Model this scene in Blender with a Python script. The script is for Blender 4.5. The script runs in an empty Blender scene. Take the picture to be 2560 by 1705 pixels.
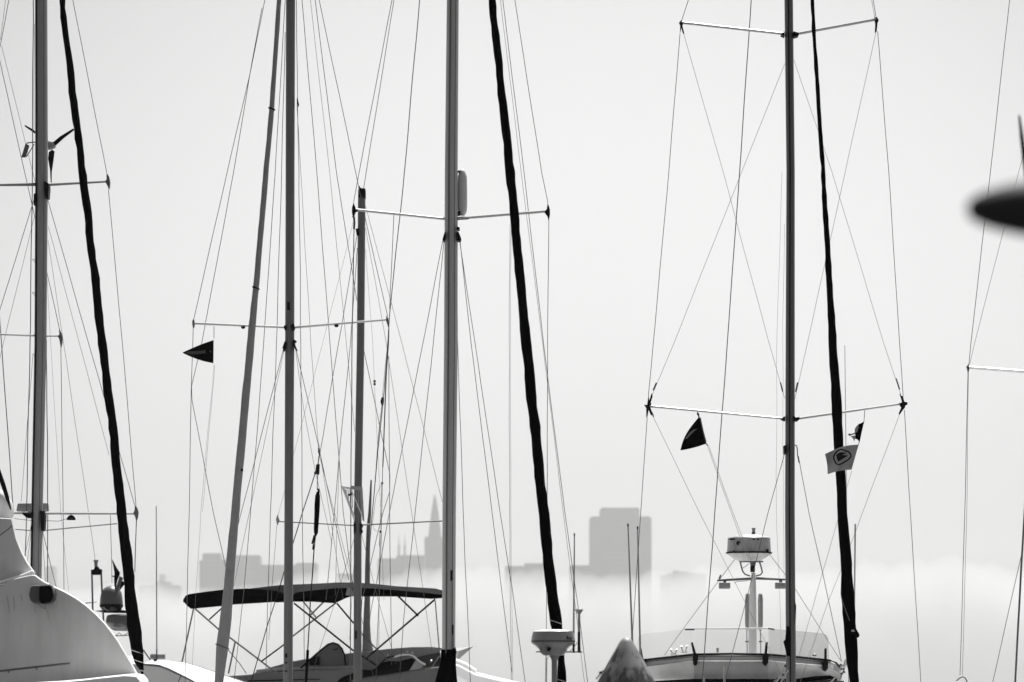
import bpy, bmesh, math, random
from mathutils import Vector
random.seed(7)
C = bpy.context.scene.collection
sc = bpy.context.scene

# ------------------------------------------------------------------ camera, sky, sun, exposure
CAM_Z, FPX, HZ = 3.8, 9600.0, 1760.0      # eye height, focal length in pixels of the photo, horizon row
cam_d = bpy.data.cameras.new('camera'); cam = bpy.data.objects.new('camera', cam_d); C.objects.link(cam)
cam.location = (0, 0, CAM_Z); cam.rotation_euler = (math.radians(90), 0, 0)
cam_d.sensor_width = 36; cam_d.lens = 36 * FPX / 2560
cam_d.shift_y = (HZ - 852.5) / 2560
cam_d.clip_start = 0.1; cam_d.clip_end = 20000
cam_d.dof.use_dof = True; cam_d.dof.focus_distance = 47; cam_d.dof.aperture_fstop = 3.6
sc.camera = cam
SUN_EL, SUN_AZ = math.radians(63), math.radians(20)
w = bpy.data.worlds.new('World'); sc.world = w; w.use_nodes = True
nt = w.node_tree; bgn = nt.nodes['Background']
sky = nt.nodes.new('ShaderNodeTexSky'); sky.sky_type = 'NISHITA'; sky.sun_disc = False
sky.sun_elevation = SUN_EL; sky.sun_rotation = SUN_AZ; sky.air_density = 1.4; sky.dust_density = 3.0
# added glow: sky brightened straight ahead so the frame corners stay darker
tcw = nt.nodes.new('ShaderNodeTexCoord'); vd = nt.nodes.new('ShaderNodeVectorMath'); vd.operation = 'DOT_PRODUCT'
ga, ge = math.radians(.6), math.radians(3.5)
vd.inputs[1].default_value = (math.sin(ga) * math.cos(ge), math.cos(ga) * math.cos(ge), math.sin(ge))
glow = nt.nodes.new('ShaderNodeMapRange'); glow.interpolation_type = 'SMOOTHSTEP'
for i, v in ((1, math.cos(math.radians(12.5))), (2, 1.0), (3, 1.0), (4, 1.42)): glow.inputs[i].default_value = v
nt.links.new(tcw.outputs['Generated'], vd.inputs[0]); nt.links.new(vd.outputs['Value'], glow.inputs[0])
bw = nt.nodes.new('ShaderNodeRGBToBW')    # black-and-white photograph: a grey sky
nt.links.new(sky.outputs[0], bw.inputs[0]); mg = nt.nodes.new('ShaderNodeMath'); mg.operation = 'MULTIPLY'
nt.links.new(bw.outputs[0], mg.inputs[0]); nt.links.new(glow.outputs[0], mg.inputs[1]); nt.links.new(mg.outputs[0], bgn.inputs[0])
bgn.inputs[1].default_value = 0.065
sun_d = bpy.data.lights.new('sun', 'SUN'); sun = bpy.data.objects.new('sun', sun_d); C.objects.link(sun)
sun_d.energy = 5.0; sun_d.angle = math.radians(0.5); sun_d.color = (1, 0.995, 0.985)
sv = Vector((math.sin(SUN_AZ) * math.cos(SUN_EL), math.cos(SUN_AZ) * math.cos(SUN_EL), math.sin(SUN_EL)))
sun.rotation_euler = sv.to_track_quat('Z', 'Y').to_euler(); sun.location = (0, 20, 60)
sc.view_settings.view_transform = 'Standard'; sc.view_settings.look = 'None'
sc.view_settings.exposure = 0.64; sc.view_settings.gamma = 1
sc.render.engine = 'CYCLES'
sc.cycles.use_denoising = True
sc.cycles.volume_bounces = 6; sc.cycles.max_bounces = 10; sc.cycles.transparent_max_bounces = 24
sc.cycles.sample_clamp_indirect = 6
sc.render.film_transparent = False
try: sc.cycles.pixel_filter_type = 'BLACKMAN_HARRIS'; sc.cycles.filter_width = 1.5
except Exception: pass

# ------------------------------------------------------------------ helpers
def P(x, y, Y):
    """the point at distance Y that stands at column x, row y of the photograph"""
    return Vector(((x - 1280) / FPX * Y, Y, CAM_Z + (HZ - y) / FPX * Y))
def S(px, Y): return px / FPX * Y

def mat(name, col, rough=0.5, metal=0.0, var=0.0, scale=4.0, bump=0.0, stretch=(1, 1, 1), spec=0.5, trans=0.0, lo=None):
    m = bpy.data.materials.new(name); m.use_nodes = True
    t = m.node_tree; b = t.nodes['Principled BSDF']
    b.inputs['Roughness'].default_value = rough; b.inputs['Metallic'].default_value = metal
    b.inputs['Specular IOR Level'].default_value = spec
    if trans: b.inputs['Transmission Weight'].default_value = trans
    b.inputs['Base Color'].default_value = (col, col, col, 1)
    if var or bump:
        tc = t.nodes.new('ShaderNodeTexCoord'); mp = t.nodes.new('ShaderNodeMapping')
        mp.inputs['Scale'].default_value = stretch
        t.links.new(tc.outputs['Object'], mp.inputs[0])
        n = t.nodes.new('ShaderNodeTexNoise'); n.inputs['Scale'].default_value = scale; n.inputs['Detail'].default_value = 7
        n.inputs['Roughness'].default_value = 0.65
        t.links.new(mp.outputs[0], n.inputs['Vector'])
        if var:
            r = t.nodes.new('ShaderNodeValToRGB')
            a = (lo if lo is not None else col * (1 - var)); c2 = col * (1 + var * 0.5)
            r.color_ramp.elements[0].position = 0.33; r.color_ramp.elements[0].color = (a, a, a, 1)
            r.color_ramp.elements[1].position = 0.66; r.color_ramp.elements[1].color = (c2, c2, c2, 1)
            t.links.new(n.outputs['Fac'], r.inputs[0]); t.links.new(r.outputs[0], b.inputs['Base Color'])
        if bump:
            bp = t.nodes.new('ShaderNodeBump'); bp.inputs['Strength'].default_value = bump; bp.inputs['Distance'].default_value = 0.02
            t.links.new(n.outputs['Fac'], bp.inputs['Height']); t.links.new(bp.outputs[0], b.inputs['Normal'])
    return m

def root(name, label, cat, loc, group=None):
    o = bpy.data.objects.new(name, None); C.objects.link(o)
    o.location = loc; o['label'] = label; o['category'] = cat; o.empty_display_size = 0.3
    if group: o['group'] = group
    return o
def origin(o):
    v = Vector((0, 0, 0))
    while o is not None:
        v = v + o.location; o = o.parent
    return v
class MB:
    def __init__(s): s.v = []; s.f = []
    def add(s, vs, fs):
        o = len(s.v); s.v += [Vector(a) for a in vs]; s.f += [tuple(i + o for i in f) for f in fs]; return s
    def tube(s, pts, r, n=8, wy=1.0, tw=0.0, caps=True):
        """sweep through pts; r = radius or list; wy = depth ratio"""
        pts = [Vector(p) for p in pts]; k = len(pts)
        rs = r if isinstance(r, (list, tuple)) else [r] * k
        vs, fs = [], []
        for i, p in enumerate(pts):
            d = (pts[min(i + 1, k - 1)] - pts[max(i - 1, 0)])
            d = d.normalized() if d.length > 1e-9 else Vector((0, 0, 1))
            ref = Vector((0, 1, 0)) if abs(d.y) < 0.9 else Vector((1, 0, 0))
            a = d.cross(ref).normalized(); b = d.cross(a).normalized()
            for j in range(n):
                t = 2 * math.pi * j / n + tw * i
                vs.append(p + a * math.cos(t) * rs[i] + b * math.sin(t) * rs[i] * wy)
        for i in range(k - 1):
            for j in range(n):
                q = (j + 1) % n
                fs.append((i * n + j, i * n + q, (i + 1) * n + q, (i + 1) * n + j))
        if caps: fs += [tuple(range(n - 1, -1, -1)), tuple(range((k - 1) * n, k * n))]
        return s.add(vs, fs)
    def prism(s, front, depth, shift=(0, 0)):
        """a closed outline (3-D points facing the camera) given a thickness along +Y"""
        n = len(front); back = [Vector(p) + Vector((shift[0], depth, shift[1])) for p in front]
        fs = [tuple(range(n)), tuple(range(2 * n - 1, n - 1, -1))]
        fs += [(i, i + n, (i + 1) % n + n, (i + 1) % n) for i in range(n)]
        return s.add(list(front) + back, fs)
    def pp(s, px, Y, depth): return s.prism([P(x, y, Y) for x, y in px], depth)
    def loft(s, rings, caps=True, closed=True):
        n = len(rings[0]); vs = [p for r in rings for p in r]; fs = []
        for i in range(len(rings) - 1):
            for j in range(n if closed else n - 1):
                q = (j + 1) % n
                fs.append((i * n + j, i * n + q, (i + 1) * n + q, (i + 1) * n + j))
        if caps and closed: fs += [tuple(range(n - 1, -1, -1)), tuple(range((len(rings) - 1) * n, len(rings) * n))]
        return s.add(vs, fs)
    def lathe(s, c, prof, n=28, sy=1.0):
        c = Vector(c)
        return s.loft([[c + Vector((r * math.cos(2 * math.pi * j / n), sy * r * math.sin(2 * math.pi * j / n), z)) for j in range(n)] for r, z in prof])
    def box(s, c, sx, sy, sz):
        x, y, z = c; sx /= 2; sy /= 2; sz /= 2
        vs = [(x + a * sx, y + b * sy, z + d * sz) for a in (-1, 1) for b in (-1, 1) for d in (-1, 1)]
        return s.add(vs, [(0, 1, 3, 2), (4, 6, 7, 5), (0, 4, 5, 1), (2, 3, 7, 6), (0, 2, 6, 4), (1, 5, 7, 3)])
    def pbox(s, x0, y0, x1, y1, Y, d):
        a, b = P(x0, y0, Y), P(x1, y1, Y)
        return s.box(((a.x + b.x) / 2, Y + d / 2, (a.z + b.z) / 2), abs(b.x - a.x), d, abs(a.z - b.z))
    def build(s, name, m, parent=None, bevel=0.0, seg=2, sharp=35, label=None):
        me = bpy.data.meshes.new(name); off = origin(parent) if parent else Vector((0, 0, 0))
        me.from_pydata([tuple(v - off) for v in s.v], [], s.f); me.validate()
        bm = bmesh.new(); bm.from_mesh(me); bmesh.ops.recalc_face_normals(bm, faces=bm.faces)
        if bevel:
            es = [e for e in bm.edges if len(e.link_faces) == 2 and e.calc_face_angle(0) > math.radians(40)]
            bmesh.ops.bevel(bm, geom=es, offset=bevel, segments=seg, affect='EDGES', profile=0.5, clamp_overlap=True)
        bm.to_mesh(me); bm.free()
        for p in me.polygons: p.use_smooth = True
        me.set_sharp_from_angle(angle=math.radians(sharp))
        me.materials.append(m)
        o = bpy.data.objects.new(name, me); C.objects.link(o)
        if parent: o.parent = parent
        if label: o['label'] = label
        return o
def tag(o, label, cat, group=None):
    o['label'] = label; o['category'] = cat
    if group: o['group'] = group
    return o
def kind(o, k='structure'): o['kind'] = k; return o

# ------------------------------------------------------------------ setting: water, hills, fog, haze
def noise1(x, s): return sum(math.sin(x * f * s + p) * a for f, p, a in ((1, .3, .5), (2.3, 1.7, .28), (5.1, 4.0, .14), (11.7, 2.2, .08)))
WATER = mat('water', 0.03, 0.08, 0, bump=0.35, scale=0.9, stretch=(1, .5, 1))
kind(MB().add([(-2300, -40, 0), (2300, -40, 0), (2300, 9700, 0), (-2300, 9700, 0)], [(0, 1, 2, 3)]).build('water', WATER))
HILL = mat('hill', 0.06, 0.9, var=0.5, scale=0.01)
b = MB(); nx, ny = 60, 14; vs = []; fs = []
for j in range(ny):
    for i in range(nx):
        x = -1900 + 3800 * i / (nx - 1); v = j / (ny - 1)
        h = (130 + 28 * noise1(x * .004, 1)) * math.sin(math.pi * min(1, v * 1.0)) ** 0.7
        vs.append((x, 6850 + 2700 * v, h - 4))
for j in range(ny - 1):
    for i in range(nx - 1):
        a = j * nx + i; fs.append((a, a + 1, a + nx + 1, a + nx))
kind(b.add(vs, fs).build('hills', HILL))

FOG_TOP = [(-200, 1440), (200, 1470), (330, 1462), (450, 1462), (560, 1462), (660, 1452), (790, 1438), (860, 1440), (950, 1440), (1000, 1428),
           (1060, 1410), (1110, 1398), (1180, 1412), (1260, 1432), (1360, 1432), (1430, 1438), (1520, 1430), (1630, 1412), (1660, 1432),
           (1700, 1428), (1770, 1415), (1900, 1420), (2200, 1400), (2800, 1420)]
def lerp(tab, x):
    for (a, p), (c, q) in zip(tab, tab[1:]):
        if x <= c: t = max(0, min(1, (x - a) / (c - a))); t = t * t * (3 - 2 * t); return p + (q - p) * t
    return tab[-1][1]
FY, FD = 6500.0, 280.0
b = MB(); nx, ny = 220, 25; top = []; fs = []
for j in range(ny):
    u = -1 + 2 * j / (ny - 1)
    for i in range(nx):
        px = -260 + 3140 * i / (nx - 1)
        hz = P(px, lerp(FOG_TOP, px), FY).z + 13 * noise1(px * .012 + j * .35, 1) + 6 * noise1(px * .06 - j * .8, 1)
        X = (px - 1280) / FPX * FY
        top.append((X, FY + u * FD, 1.0 + max(0.5, hz * (1 - abs(u)))))
bot = [(x, y, 0.6) for x, y, z in top]
N = nx * ny
for j in range(ny - 1):
    for i in range(nx - 1):
        a = j * nx + i; fs += [(a, a + 1, a + nx + 1, a + nx), (N + a, N + a + nx, N + a + nx + 1, N + a + 1)]
for i in range(nx - 1):
    a = i; fs.append((a, N + a, N + a + 1, a + 1)); a = (ny - 1) * nx + i; fs.append((a, a + 1, N + a + 1, N + a))
for j in range(ny - 1):
    a = j * nx; fs.append((a, a + nx, N + a + nx, N + a)); a = j * nx + nx - 1; fs.append((a, N + a, N + a + nx, a + nx))
def volmat(name, dens, aniso, col=1.0):
    m = bpy.data.materials.new(name); m.use_nodes = True; t = m.node_tree
    t.nodes.remove(t.nodes['Principled BSDF'])
    v = t.nodes.new('ShaderNodeVolumePrincipled'); v.inputs['Density'].default_value = dens
    v.inputs['Color'].default_value = (col, col, col, 1); v.inputs['Anisotropy'].default_value = aniso
    t.links.new(v.outputs[0], t.nodes['Material Output'].inputs['Volume']); return m
kind(b.add(top + bot, fs).build('fog_bank', volmat('fog_bank', 0.017, 0.3, 0.72), sharp=180), 'stuff')
HAZE = 0.72e-4
kind(MB().box((0, 4850, 199), 5000, 9900, 400).build('haze', volmat('haze', HAZE, 0.35)), 'stuff')

# ------------------------------------------------------------------ city on the far shore
CITY = mat('city_wall', 0.16, 0.8, var=0.25, scale=0.02)
PANE = mat('city_window', 0.12, 0.3)
ROOFM = mat('city_roof', 0.12, 0.8)
def tower(label, blocks, Y, depth=60, extra=None, grid=True, cat='building'):
    """blocks: (x0, x1, ytop) columns in the photograph, standing on the hill"""
    x0 = min(q[0] for q in blocks); x1 = max(q[1] for q in blocks)
    c = P((x0 + x1) / 2, HZ, Y); r = root('city_building', label, cat, (c.x, Y, 90), 'buildings across the water')
    for k, (a, e, yt) in enumerate(blocks):
        pa, pe = P(a, yt, Y), P(e, yt, Y)
        yy = Y + (k * 2.0)
        MB().box(((pa.x + pe.x) / 2, yy + depth / 2, (pa.z + 90) / 2), pe.x - pa.x, depth, pa.z - 90).build('wall', CITY, r)
        MB().box(((pa.x + pe.x) / 2, yy + depth / 2, pa.z + 1.2), (pe.x - pa.x) * .94, depth * .9, 2.4).build('roof', ROOFM, r)
        if grid and pe.x - pa.x > 25 and k == 0:      # rows of storey windows
            nfl = int((pa.z - 200) / 9)
            for q in range(max(0, min(nfl, 10))):
                z = pa.z - 6 - q * 9
                MB().box(((pa.x + pe.x) / 2, yy - .05, z), (pe.x - pa.x) * .9, .5, 2.6).build('window_band', PANE, r)
    if extra: extra(r, Y)
    return r
CY = 7000.0
tower('pale stepped high-rise in the fog behind the leftmost end of the black bimini', [(506, 551, 1386), (498, 506, 1404), (551, 566, 1402)], CY)
tower('wide pale block in the fog behind the grey furled sail, stepping down to the right', [(586, 650, 1391), (650, 738, 1415), (738, 792, 1410)], CY + 60)
tower('small low block in the fog just left of the short mizzen mast', [(841, 884, 1437)], CY + 250)
def church(r, Y):
    for x in (997.5, 1012):
        t = MB().box((P(x, 1365, Y).x, Y - 6, (P(x, 1365, Y).z + 120) / 2), S(5.5, Y), 9, P(x, 1365, Y).z - 120).build('tower', CITY, r)
        q = P(x, 1365, Y)
        MB().lathe((q.x, Y - 6, q.z), [(S(2.2, Y), 0), (S(1.4, Y), S(10, Y)), (.2, S(32, Y))], 8).build('spire', CITY, t)
tower('church with two thin spires standing on a broad roof in the fog', [(944, 990, 1399), (990, 1062, 1391)], CY - 60, extra=church, cat='church')
def pyramid(r, Y):
    a, t = P(1086.5, 1342, Y), P(1087.5, 1234, Y)
    MB().loft([[(a.x + sx * S(wd, Y), Y + 20 + sy * S(wd, Y) * .5, z) for sx, sy in ((-1, -1), (1, -1), (1, 1), (-1, 1))]
               for wd, z in ((16.5, a.z - 4), (15, a.z + 12), (8.2, P(0, 1275, Y).z), (4, P(0, 1248, Y).z), (.6, t.z))]).build('spire', CITY, r)
tower('tapering pointed skyscraper in the fog just left of the central mast', [(1061, 1107, 1345)], CY + 40, extra=pyramid, cat='skyscraper')
tower('low wide block in the fog just left of the central black furled sail', [(1310, 1360, 1411), (1262, 1310, 1418)], CY + 120)
tower('largest boxy high-rise slab in the fog with a raised top storey', [(1475, 1629, 1294), (1501, 1599, 1272)], CY, depth=90)
tower('low annex block in the fog beside the left foot of the large slab', [(1424, 1476, 1416)], CY + 30)
tower('low far rooftop cluster in the fog right of the large slab', [(1652, 1668, 1441), (1668, 1683, 1437), (1683, 1699, 1429), (1699, 1722, 1432), (1722, 1741, 1435), (1741, 1766, 1437)], 8900, grid=False)
tower('faint far skyline block with a small square tower left of the bimini', [(346, 450, 1466), (388, 426, 1456), (398, 409, 1438)], 9100, grid=False)
tower('faint far tower in the fog beside the foot of the leftmost mast', [(112, 135, 1418)], 8600, grid=False)
# ------------------------------------------------------------------ materials of the boats
ALU_LIGHT = mat('alu_light', 0.46, 0.42, var=0.12, scale=3, stretch=(6, 6, .5))
ALU_MID = mat('alu_mid', 0.22, 0.4, var=0.14, scale=3, stretch=(6, 6, .5))
ALU_DARK = mat('alu_dark', 0.115, 0.42, var=0.12, scale=3, stretch=(6, 6, .5))
ALU_BLACK = mat('alu_black', 0.115, 0.42, var=0.2, scale=3, stretch=(6, 6, .5))
SLOT = mat('slot', 0.012, 0.6, spec=0.1)
BLACK = mat('black_canvas', 0.003, 0.95, spec=0.0, bump=0.3, scale=18)
BLACKP = mat('black_plastic', 0.006, 0.5, spec=0.1)
GREYSAIL = mat('grey_sailcloth', 0.25, 0.8, var=0.12, scale=5, bump=0.25, spec=0.15)
PALESAIL = mat('dull_sailcloth', 0.15, 0.8, var=0.15, scale=5, bump=0.25, spec=0.15)
WIRE = mat('wire', 0.10, 0.45)
WIREL = mat('pale_wire', 0.22, 0.5)
ROPE = mat('rope', 0.16, 0.9, spec=0.1)
ROPEL = mat('pale_rope', 0.5, 0.9, spec=0.1)
WHITE = mat('white_gelcoat', 0.86, 0.28, var=0.05, scale=2)
SPREAD = mat('spreader_paint', 0.40, 0.3)
DIRTYW = mat('stained_gelcoat', 0.68, 0.33, var=0.06, scale=2.2, stretch=(2.2, 1, .4), lo=.57)
STEEL = mat('steel', 0.45, 0.3, metal=0.9)
STEELD = mat('dull_steel', 0.09, 0.4)
GREYHULL = mat('grey_hull', 0.32, 0.4, var=0.06, scale=1.2)
GREYDARK = mat('dark_grey_hull', 0.20, 0.4, var=0.06, scale=1.2)
GREYCANVAS = mat('grey_canvas', 0.30, 0.85, var=0.1, scale=3, bump=0.2)
RADARW = mat('radar_white', 0.62, 0.35, var=0.05, scale=4)
RADARG = mat('radar_grey', 0.26, 0.4, var=0.1, scale=4)
HULLW = mat('hull_white', 0.8, 0.3)
DECK = mat('deck', 0.55, 0.6, var=.1)

def ext(pts):
    pts = [tuple(p) for p in pts]
    (a, b), (c, d) = pts[0], pts[1]
    if b <= 2: pts.insert(0, (a + (a - c) / (d - b) * 260, b - 260))
    (a, b), (c, d) = pts[-2], pts[-1]
    if d >= 1690: pts.append((c + (c - a) / (d - b) * 160, d + 160))
    return pts
WD = {'d': 2.3, 'm': 1.6, 'l': 1.05, 'f': 0.7}
def L(r, name, pts, Y, w='m', m=None):
    pts = ext(pts); y0, y1 = (Y if isinstance(Y, tuple) else (Y, Y))
    w = WD.get(w, w); q = []
    t0, t1 = pts[0][1], pts[-1][1]
    rn = random.Random(int(t0 * 7 + pts[0][0] * 13)); am = .9 if name in ('halyard', 'sheet', 'topping_lift') else .45; ph = rn.random() * 6
    full = []
    for (a, b), (c, d) in zip(pts, pts[1:]):       # rope and wire are never dead straight
        k = max(1, int(math.hypot(c - a, d - b) / 45))
        full += [(a + (c - a) * i / k + (am * math.sin(i * .9 + ph) * rn.uniform(.3, 1) if 0 < i else 0), b + (d - b) * i / k) for i in range(k)]
    full.append(pts[-1])
    for x, y in full: q.append(P(x, y, y0 + (y1 - y0) * (y - t0) / ((t1 - t0) or 1)))
    MB().tube(q, S(w / 2, (y0 + y1) / 2), 6).build(name, m or WIRE, r)
def rod(r, name, a, b, Y, w, m, n=10, wend=None):
    y0, y1 = (Y if isinstance(Y, tuple) else (Y, Y))
    return MB().tube([P(*a, y0), P(*b, y1)], [S(w / 2, y0), S((wend or w) / 2, y1)], n + 4 * (name == 'spreader'), wy=2.4 if name == 'spreader' else 1).build(name, m, r)   # spreaders are flattened aerofoils
def path(r, name, pts, Y, w, m, n=8):
    return MB().tube([P(x, y, Y) for x, y in pts], S(w / 2, Y), n).build(name, m, r)
def patch(r, name, px, Y, d, m, bevel=0, **k): return MB().pp(px, Y, d).build(name, m, r, bevel=bevel, **k)
def mast(r, pts, Y, m, slot=None, ratio=1.35, name='mast', gm=None):
    """pts: (xl, xr, y); continued above the frame and down to the deck"""
    (a, b, y0), (c, d, y1) = pts[0], pts[-1]
    if y0 <= 2: pts = [(a, b - 4, -700)] + pts
    k = (c - a) / max(1, (y1 - y0)); pts = pts + [(c + k * 300, d + k * 300, y1 + 300)]
    p3 = [P((a + b) / 2, y, Y) for a, b, y in pts]
    o = MB().tube(p3, [S((b - a) / 2, Y) for a, b, y in pts], 20, wy=ratio).build(name, m, r)
    if slot is not None:        # the dark luff groove that runs up the spar, on the face towards the camera
        q = []; hw = (pts[1][1] - pts[1][0]) / 2
        for a, b, y in pts:
            u = slot * 2 - 1; v = P(a + (b - a) * slot, y, Y); v.y -= S((b - a) / 2, Y) * ratio * math.sqrt(1 - u * u) - S(.6, Y); q.append(v)
        MB().tube(q, S(hw * .17, Y), 8).build('mast_groove', gm or SLOT, o)
        q2 = []; u = .52
        for a, b, y in pts:
            v = P((a + b) / 2 + (b - a) / 2 * u, y, Y); v.y -= S((b - a) / 2, Y) * ratio * math.sqrt(1 - u * u) - S(.5, Y); q2.append(v)
        MB().tube(q2, S(hw * .07, Y), 6).build('conduit', STEELD, o)
    return o
def furl(r, name, edges, Y, m, seed, rough=1.2, lash=()):
    """rolled sail: edges (xl, xr, y) down its length"""
    rnd = random.Random(seed); pts, rs = [], []
    (a, b, y0), (c, d, y1) = edges[0], edges[1]
    if y0 <= 2: edges = [(a - (c - a) * 400 / (y1 - y0), b - (d - b) * 400 / (y1 - y0), -400)] + edges
    N = 90; ya, yb = edges[0][2], edges[-1][2]; ph = rnd.random() * 6
    Ys = Y if isinstance(Y, tuple) else (Y, Y)
    for i in range(N + 1):
        y = ya + (yb - ya) * i / N
        for e, f in zip(edges, edges[1:]):
            if y <= f[2] + 1e-6:
                t = (y - e[2]) / (f[2] - e[2]); xl = e[0] + (f[0] - e[0]) * t; xr = e[1] + (f[1] - e[1]) * t; break
        end = min(1, i / 2, (N - i) / 2 + .25)
        yy = Ys[0] + (Ys[1] - Ys[0]) * i / N
        wob = math.sin(i * .8 + ph) * rough * .6 + rnd.uniform(-1, 1) * rough * .6
        pts.append(P((xl + xr) / 2 + wob * .6, y, yy)); rs.append(S((xr - xl) / 2 + rnd.uniform(-.5, .5) * rough, yy) * end)
    o = MB().tube(pts, rs, 14, tw=.12).build(name, m, r, sharp=80)
    for y, w, mm in lash:       # a turn of line or a dark band round the rolled cloth
        i = min(range(len(pts)), key=lambda k: abs((CAM_Z + (HZ - y) / FPX * pts[k].y) - pts[k].z))
        c = pts[i]; rr = rs[i] * 1.06; yy = c.y
        q = [c + Vector((rr * math.cos(t * math.pi / 8), rr * math.sin(t * math.pi / 8), -rr * .35 * math.cos(t * math.pi / 8))) for t in range(17)]
        MB().tube(q, S(w / 2, yy), 6, caps=False).build('lashing', mm, o)
    return o
def hull(r, m, x, Y, bow, fore, aft, beam, zd, keel=True):
    d = Vector((bow[0], bow[1], 0)).normalized(); sdir = Vector((-d.y, d.x, 0)); rings = []
    for i in range(15):
        t = i / 14; s = -aft + (fore + aft) * t
        hb = beam / 2 * max(.03, min(1, (.72 + .5 * t) if t < .55 else 1) * (1 - max(0, (t - .5) / .5) ** 2.2))
        c = Vector((x, Y, 0)) + d * s; z = zd + .25 * t * t
        rings.append([c - sdir * hb + Vector((0, 0, z)), c - sdir * hb * .92 + Vector((0, 0, .3)), c - sdir * hb * .5 + Vector((0, 0, -.3)),
                      c + sdir * hb * .5 + Vector((0, 0, -.3)), c + sdir * hb * .92 + Vector((0, 0, .3)), c + sdir * hb + Vector((0, 0, z))])
    h = MB().loft(rings).build('hull', m, r)
    c = Vector((x, Y, 0)) - d * .8; rg = []
    for s, k in ((-1.9, .8), (-1.7, 1), (1.3, .8), (1.9, .5)):
        for_ = c + d * s; hb = beam * .3 * k; z0 = zd - .02
        rg.append([for_ + sdir * q * hb + Vector((0, 0, z)) for q, z in ((-1, z0), (-.85, z0 + .38 * k), (.85, z0 + .38 * k), (1, z0))])
    MB().loft(rg).build('cabin', m, r)
    return h

# ------------------------------------------------------------------ sailboat at the left: three pairs of spreaders, black furled sail
YA = 50.0
A = root('sailboat', 'sailboat at the far left with grey mast, wind turbine behind it and black furled foresail', 'sailboat', (P(100, 0, YA).x, YA, 0), 'moored sailing boats')
hull(A, HULLW, P(95, 0, YA).x, YA, (1.25, -5), 5.2, 6, 3.0, 1.3)
mast(A, [(87.5, 118.5, 0), (88, 120, 430), (86, 116.5, 860), (78, 107, 1280), (75, 104, 1460)], YA, ALU_MID, slot=.2)
furl(A, 'furled_sail', [(148, 162, 0), (171, 188, 215), (197, 216, 430), (221, 241, 640), (245, 266, 860), (270, 292, 1060), (291, 315, 1275), (302, 329, 1371),
     (310, 337, 1467), (317, 350, 1549), (325, 357, 1618), (337, 360, 1659), (352, 362, 1680), (356, 359, 1700)], (YA, 45.2), BLACK, 3, 2.4,
     lash=((1640, 1.6, ROPEL), (1650, 1.6, ROPEL), (1676, 1.6, ROPEL)))
rod(A, 'spreader', (118, 462), (265, 454), (YA - .05, YA), 7, ALU_DARK, wend=5)
rod(A, 'spreader', (-40, 463), (88, 461), (YA, YA - .05), 5, ALU_DARK, wend=8)
rod(A, 'spreader', (117, 840), (148, 840), YA, 4, ALU_MID)
rod(A, 'spreader', (-40, 834), (88, 839), YA, 5, SPREAD)
rod(A, 'spreader', (104, 1283), (338, 1284), (YA - .05, YA), 7, ALU_MID, wend=5.5)
rod(A, 'spreader', (-60, 1284), (80, 1282), (YA, YA - .05), 5, ALU_MID, wend=7)
for q in ([(266, 431), (272, 440), (275, 455), (274, 466), (272, 474), (269, 466), (265, 458), (262, 454), (266, 448)],
          [(147, 820), (152, 830), (156, 842), (155, 856), (152, 870), (150, 860), (148, 848), (144, 841), (148, 836)],
          [(337, 1262), (342, 1268), (346, 1280), (344, 1294), (340, 1304), (338, 1294), (336, 1288), (332, 1284), (336, 1276)]):
    patch(A, 'spreader_tip', q, YA - .04, .08, STEELD, bevel=.01)
for q in ([(110, 452), (121, 458), (122, 468), (120, 494), (113, 496), (111, 474)], [(84, 486), (88, 482), (88, 500), (84, 512)],
          [(100, 1276), (112, 1280), (112, 1292), (110, 1324), (104, 1328), (101, 1300)], [(54, 1284), (80, 1284), (80, 1294), (66, 1294)],
          [(80, 1304), (76, 1318), (76, 1326), (80, 1322)]):
    patch(A, 'mast_bracket', q, YA - .16, .2, BLACKP)
L(A, 'strut', [(38, 1323), (76, 1326)], YA, 3.4, ALU_MID); L(A, 'strut', [(112, 1326), (293, 1309)], YA, 3.4, ALU_MID)
MB().lathe(P(178, 1300, YA), [(S(11.5, YA), 0), (S(11, YA), S(4, YA)), (S(7, YA), S(10, YA)), (S(1, YA), S(13, YA))], 16).build('deck_light', BLACKP, A)
path(A, 'cable', [(108, 1301), (125, 1302), (145, 1303), (160, 1299), (170, 1296)], YA, 1.5, WIRE)
path(A, 'cable', [(36, 1296), (56, 1299), (78, 1301)], YA, 1.5, WIRE)
for y in (648, 731, 885):
    path(A, 'mast_step', [(81, y), (87, y), (87, y + 8), (81, y)], YA - .05, 1.4, STEELD)
# scanner bar behind the mast
rd = patch(A, 'radar_scanner', [(44, 1258), (118, 1257), (119, 1276), (40, 1278)], YA + .35, .22, RADARG, bevel=.015)
patch(rd, 'radar_base', [(52, 1278), (112, 1277), (96, 1290), (64, 1290)], YA + .38, .2, BLACKP)
wg = MB().tube([P(92, 362, YA + .5), P(112, 362, YA + .45), P(126, 363, YA + .4), P(135, 362, YA + .38), P(138, 361, YA + .37)],
               [S(r_, YA) for r_ in (7, 12, 12, 9, 3)], 16).build('wind_turbine', RADARG, A)
patch(wg, 'blade', [(132, 356), (150, 341), (183, 321), (186, 324), (160, 344), (139, 363)], YA + .3, .03, BLACKP)
patch(wg, 'blade', [(122, 380), (130, 374), (136, 378), (134, 395), (129, 430), (128.6, 456), (126.6, 456), (125, 425), (120, 396)], YA + .3, .03, BLACKP)
patch(wg, 'blade', [(62, 312), (80, 322), (92, 331), (90, 336), (78, 327), (62, 316)], YA + .34, .03, BLACKP)
patch(wg, 'tail_fin', [(64, 358), (73, 364), (64, 393), (53, 393)], YA + .6, .03, STEELD)
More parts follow.
